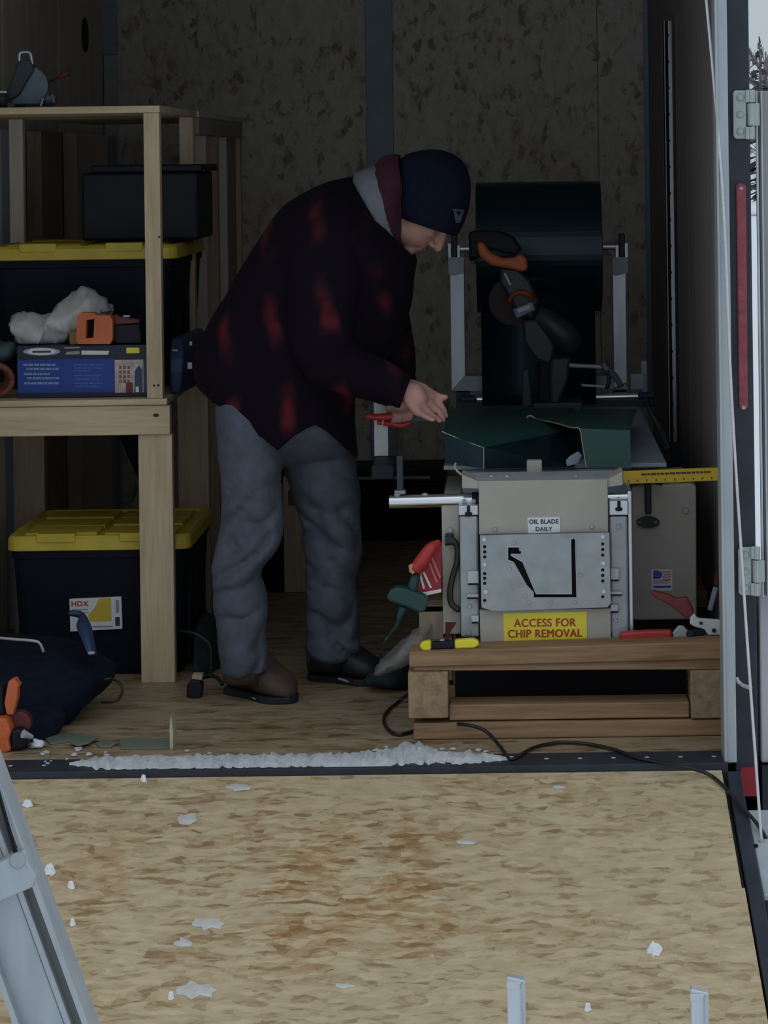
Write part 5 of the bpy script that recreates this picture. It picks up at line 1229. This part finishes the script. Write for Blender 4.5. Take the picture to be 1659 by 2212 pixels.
# jeans
def legmesh(pairs, Ys, hds):
    rr_ = [ring_pts(a, c, y, h, 28, .92) for (a, c), y, h in zip(pairs, Ys, hds)]
    return resample(rr_, 12)
l1 = legmesh([((466,850),(640,870)),((468,905),(628,925)),((474,985),(608,1000)),((478,1070),(608,1080)),((474,1145),(606,1150)),((462,1190),(592,1195)),((456,1235),(566,1240)),((462,1290),(577,1290)),((466,1350),(579,1352)),((470,1400),(580,1402)),((474,1440),(584,1436)),((482,1458),(590,1446))],
             [.72,.71,.70,.69,.68,.675,.67,.67,.665,.66,.66,.66], [.12,.12,.105,.095,.09,.088,.08,.076,.074,.074,.074,.07])
l2 = legmesh([((590,850),(750,870)),((604,920),(768,925)),((612,990),(772,1000)),((628,1070),(780,1085)),((652,1140),(784,1150)),((658,1190),(782,1195)),((658,1240),(768,1250)),((660,1300),(776,1310)),((659,1360),(776,1365)),((661,1410),(774,1405)),((664,1440),(768,1418))],
             [.84,.845,.85,.85,.85,.85,.855,.86,.86,.865,.87], [.12,.12,.105,.095,.09,.086,.078,.074,.072,.072,.07])
def leg_folds(mb, k0):
    for i, v in enumerate(mb.v):
        z = v.z; kf = math.exp(-((z-.40)/.11)**2)*1.0 + math.exp(-((z-.08)/.13)**2)*1.3 + .22
        n1 = noise.noise(Vector((v.x*9+k0, v.y*6, z*15 + v.x*(7 if k0 > 2 else -9)))); n2 = noise.noise(Vector((v.x*18, k0, z*14)))
        cr_ = (1 - min(1, abs(n1)*3.2))**2
        mb.v[i] = v + Vector((n1*.010*kf + n2*.003, cr_*.026*kf - n1*.015*kf - n2*.006, 0))
    return mb
pv = resample([ring_pts((474,835),(752,865),PC,.155,28,.9), ring_pts((468,900),(764,925),PC,.160,28,.9), ring_pts((474,950),(768,965),PC+.02,.125,28,.9), ring_pts((520,985),(740,990),PC+.03,.08,28,.9), ring_pts((585,1005),(640,1006),PC+.03,.04,28)], 5)
jn = MB().loft(l1); jn2 = MB().loft(l2)
leg_folds(jn, 1.0); leg_folds(jn2, 5.0); jn.add(jn2.v, jn2.f); jn3 = MB().loft(pv, True, True); jn.add(jn3.v, jn3.f)
jo = link('jeans', jn, M['denim'], pt, smooth=True)
md = jo.modifiers.new('merge', 'REMESH'); md.mode = 'VOXEL'; md.voxel_size = .005; md.use_smooth_shade = True
md = jo.modifiers.new('smooth', 'SMOOTH'); md.factor = .5; md.iterations = 3
# boots
def boot(heel, toe, w, shaft_c, mats, nm, lab, pale=True):
    h = Vector(heel); tpt = Vector(toe); L_ = (tpt-h).length; d = (tpt-h).normalized(); s2 = Vector((-d.y, d.x, 0))
    prof = [(-.04,.3,.06),(.0,.75,.10),(.10,.92,.128),(.24,.90,.140),(.36,.86,.134),(.50,.92,.112),(.64,1.03,.090),(.78,1.03,.076),(.90,.85,.064),(.98,.55,.050),(1.02,.25,.034)]
    rings = []
    for tt_, ww, hh in prof:
        c = h + d*L_*tt_; r = []
        for j in range(20):
            a = 2*math.pi*j/20; cs, sn_ = math.cos(a), math.sin(a)
            r.append(c + s2*(w/2*ww*math.copysign(abs(cs)**.75, cs)) + Vector((0,0, .014 + (hh-.014)*(.5+.5*math.copysign(abs(sn_)**.8, sn_)))))
        rings.append(r)
    mb = MB().loft(resample(rings, 3))
    o = link(nm, mb, mats, pt, smooth=True, label=lab)
    sh_ = MB().loft([[P(*shaft_c) + Vector((.050*math.cos(2*math.pi*j/20), .050*math.sin(2*math.pi*j/20), z_)) for j in range(20)] for z_ in (-.01, .02, .06)])
    link('boot_shaft', sh_, mats, o, smooth=True)
    so_ = []
    for z_ in (.001, .010, .017):
        r = []
        for (tt_, ww) in [(-.05,.3),(.02,.85),(.12,.98),(.3,.92),(.45,.86),(.6,1.0),(.75,1.12),(.88,1.0),(.98,.62),(1.04,.2)]:
            r.append(h + d*L_*tt_ + s2*w/2*ww*.98 + Vector((0,0,z_)))
        for (tt_, ww) in [(1.04,.2),(.98,.62),(.88,1.0),(.75,1.12),(.6,1.0),(.45,.86),(.3,.92),(.12,.98),(.02,.85),(-.05,.3)]:
            r.append(h + d*L_*tt_ - s2*w/2*ww*.98 + Vector((0,0,z_)))
        so_.append(r)
    link('sole', MB().loft(so_), M['sole'], o, bevel=.003)
    la = MB()
    for k in range(5):
        tt_ = .36 + .06*k; zz_ = .137 - .014*k; c = h + d*L_*tt_ + Vector((0,0,zz_)); la.tube([c - s2*.022, c + Vector((0,0,.005)), c + s2*.022], .0022, 6)
    link('lace', la, M['hair'], o)
    return o
hp, tp_ = FL(507, 1493), FL(628, 1519)
o = boot(hp, tp_, .098, (525,1462,.655), M['boot'], 'boot', 'brown leather boot')
link('sole_edge', MB().tube([hp + Vector((.02,-.054,.008)), hp*.5+tp_*.5 + Vector((-.01,-.058,.008))], .0035, 6), M['sole_pale'], o)
hp, tp_ = FL(678, 1464), FL(822, 1478)
o = boot(hp, tp_, .095, (710,1435,.87), M['black_rub'], 'boot', 'black boot on the far foot')
link('sole_edge', MB().tube([hp*.55+tp_*.45 + Vector((-.01,-.05,.016)), hp*.35+tp_*.65 + Vector((0,-.052,.006))], .003, 6), M['sole_pale'], o)

# red handled snips held in the far hand
t = thing('red_snips', 'red handled metal snips held in the far hand', 'snips', P(850, 905, .73))
link('handle', MB().tube([P(790,898,.73), P(815,901,.73), P(850,900,.73), P(885,906,.73)], [.006,.009,.010,.008], 10, smooth=4), M['red'], t, smooth=True)
link('handle', MB().tube([P(815,912,.745), P(845,915,.745), P(872,918,.74), P(888,910,.735)], [.006,.008,.009,.007], 10, smooth=4), M['red'], t, smooth=True)
link('blade', MB().prism([(886,902),(905,900),(940,901),(962,905),(940,908),(905,911),(888,914)], .728, .006), M['saw_dark'], t, bevel=.001)
link('spring_clip', MB().tube([P(828,908,.72), P(826,920,.72), P(834,924,.72)], .002, 6), M['cream'], t)

# ------------------------------------------------------------------ foreground: aluminium ladder rail, two upright tips
LY = -2.25
t = thing('aluminium_ladder', 'silver aluminium ladder rail leaning in the left foreground', 'ladder', P(150, 2950, LY))
ux, uy = 190/555.5, 522/555.5; nx, ny = uy, -ux
def lpt(along, off, Y=LY): return P(0 + ux*along - nx*off, 1690 + uy*along - ny*off, Y)
zend = -0.555
def rail(o0, o1, Y0, dep, nm, m, al0=-900, al1=1000):
    pts = [(0+ux*al0-nx*o0, 1690+uy*al0-ny*o0), (0+ux*al1-nx*o0, 1690+uy*al1-ny*o0), (0+ux*al1-nx*o1, 1690+uy*al1-ny*o1), (0+ux*al0-nx*o1, 1690+uy*al0-ny*o1)]
    return link(nm, MB().prism(pts, Y0, dep), m, t, bevel=.0015)
rail(0, 13, LY-.02, .06, 'rail_flange', M['alu_out'])
rail(13, 36, LY+.02, .004, 'rail_groove', M['door_grey'])
rail(34, 48, LY-.006, .012, 'rail_lip', M['alu_out'])
rail(48, 146, LY+.0, .008, 'rail_web', M['alu_out'])
rail(140, 154, LY-.02, .06, 'rail_flange', M['alu_out'])
bk = MB().prism([(-90,1945),(-90,1895),(0,1862),(52,1835),(62,1868),(78,1895),(70,1918),(0,1948),(-60,1980)], LY-.03, .045)
link('spreader_bracket', bk, M['alu_out'], t, bevel=.004)
link('rivet', MB().cyl(P(38,1858,LY-.025), P(38,1858,LY-.04), .012, .010, 14), M['galv'], t)
link('brace', MB().tube([P(-10,1690,LY-.03), P(10,1760,LY-.03), P(36,1850,LY-.03)], .003, 8), M['hole'], t)
TY = -2.2
tip = thing('step_frame', 'aluminium step frame with two uprights poking up at the bottom right', 'ladder', (P(1300,2212,TY).x, TY, -0.555))
for (a, b_, y_) in ((1093, 1135, 2110), (1490, 1531, 2137)):
    x0_, x1_ = P(a, y_+60, TY).x, P(b_, y_+60, TY).x
    zt_ = P(a, y_, TY).z
    u_ = link('upright', MB().prism([Vector((x0_,TY,-.555)), Vector((x1_,TY,-.555)), Vector((x1_,TY,zt_-.006)), Vector((x0_+.002,TY,zt_))], TY, .02, True), M['alu'], tip, bevel=.002)
    link('edge_lip', MB().box((x1_-.006, TY-.006, -.555), (x1_-.001, TY+.001, zt_-.01)), M['alu_dull'], u_)
    link('end_cap', MB().box((x0_+.001, TY-.003, zt_-.016), (x1_-.006, TY, zt_-.006)), M['paint_white'], u_, bevel=.001)
for z_ in (-.40, -.18, .05):
    link('rung', MB().box((P(1120,2170,TY).x, TY+.001, z_), (P(1505,2170,TY).x, TY+.018, z_+.03)), M['alu'], tip, bevel=.002)

# ------------------------------------------------------------------ trees beyond
random.seed(11)
def bare_tree(x, y, h, label, conifer=False):
    base = Vector((x, y, -.56))
    t = thing('conifer_tree' if conifer else 'bare_tree', label, 'tree', base, 'trees beyond the trailer')
    link('trunk', MB().tube([base, base+Vector((.05,0,h*.5)), base+Vector((0,0,h))], [h*.025, h*.015, h*.004], 8), M['bark'], t)
    q = MB()
    if conifer:
        for k in range(220):
            z_ = h*(.12 + .86*random.random()); r_ = (h-z_)*.26*random.uniform(.5, 1); a = random.uniform(0, 6.28)
            c = base + Vector((0, 0, z_)); e_ = c + Vector((math.cos(a)*r_, math.sin(a)*r_, -r_*.35)); sd_ = Vector((-math.sin(a), math.cos(a), 0))*r_*.3
            q.add([c, e_+sd_, e_-sd_*.2+Vector((0,0,.1)), e_-sd_], [(0,1,2),(0,2,3)])
    else:
        def br_(p, d, L, r, lev):
            e_ = p + d*L; q.tube([p, e_], [r, r*.6], 4, False)
            if lev:
                for k in range(4):
                    nd = (d + Vector((random.uniform(-.8,.8), random.uniform(-.8,.8), random.uniform(-.1,.7)))).normalized()
                    br_(p + d*L*random.uniform(.4, 1), nd, L*.62, r*.55, lev-1)
        for k in range(9):
            a = random.uniform(0, 6.28); br_(base+Vector((0,0,h*random.uniform(.25,.85))), Vector((math.cos(a)*.7, math.sin(a)*.7, .6)).normalized(), h*.2, h*.012, 3)
    link('foliage' if conifer else 'branches', q, M['needles'] if conifer else M['twig'], t)
bare_tree(7.66, 74, 5.6, 'pointed grey conifer just right of the black post in the distance', True)
bare_tree(7.35, 78, 5.0, 'bare grey tree seen close against the black post')
bare_tree(8.05, 76, 5.2, 'bare grey tree at the right edge of the photo')
q = MB()
for k in range(420):
    x_ = random.uniform(-45, 45); y_ = random.uniform(92, 100); h_ = random.uniform(2.6, 4.2); c = Vector((x_, y_, -.56))
    q.tube([c, c + Vector((random.uniform(-.2,.2), 0, h_))], [.06, .01], 4, False)
    for j in range(7):
        z_ = h_*random.uniform(.3,.95); a = random.uniform(-1.2,1.2); q.tube([c+Vector((0,0,z_)), c+Vector((math.sin(a)*.7, random.uniform(-.3,.3), z_+.5))], [.03,.005], 3, False)
tl = one('distant_treeline', q, M['twig'], 'grey line of distant bare trees beyond the snowy ground', 'trees'); tl['kind'] = 'stuff'
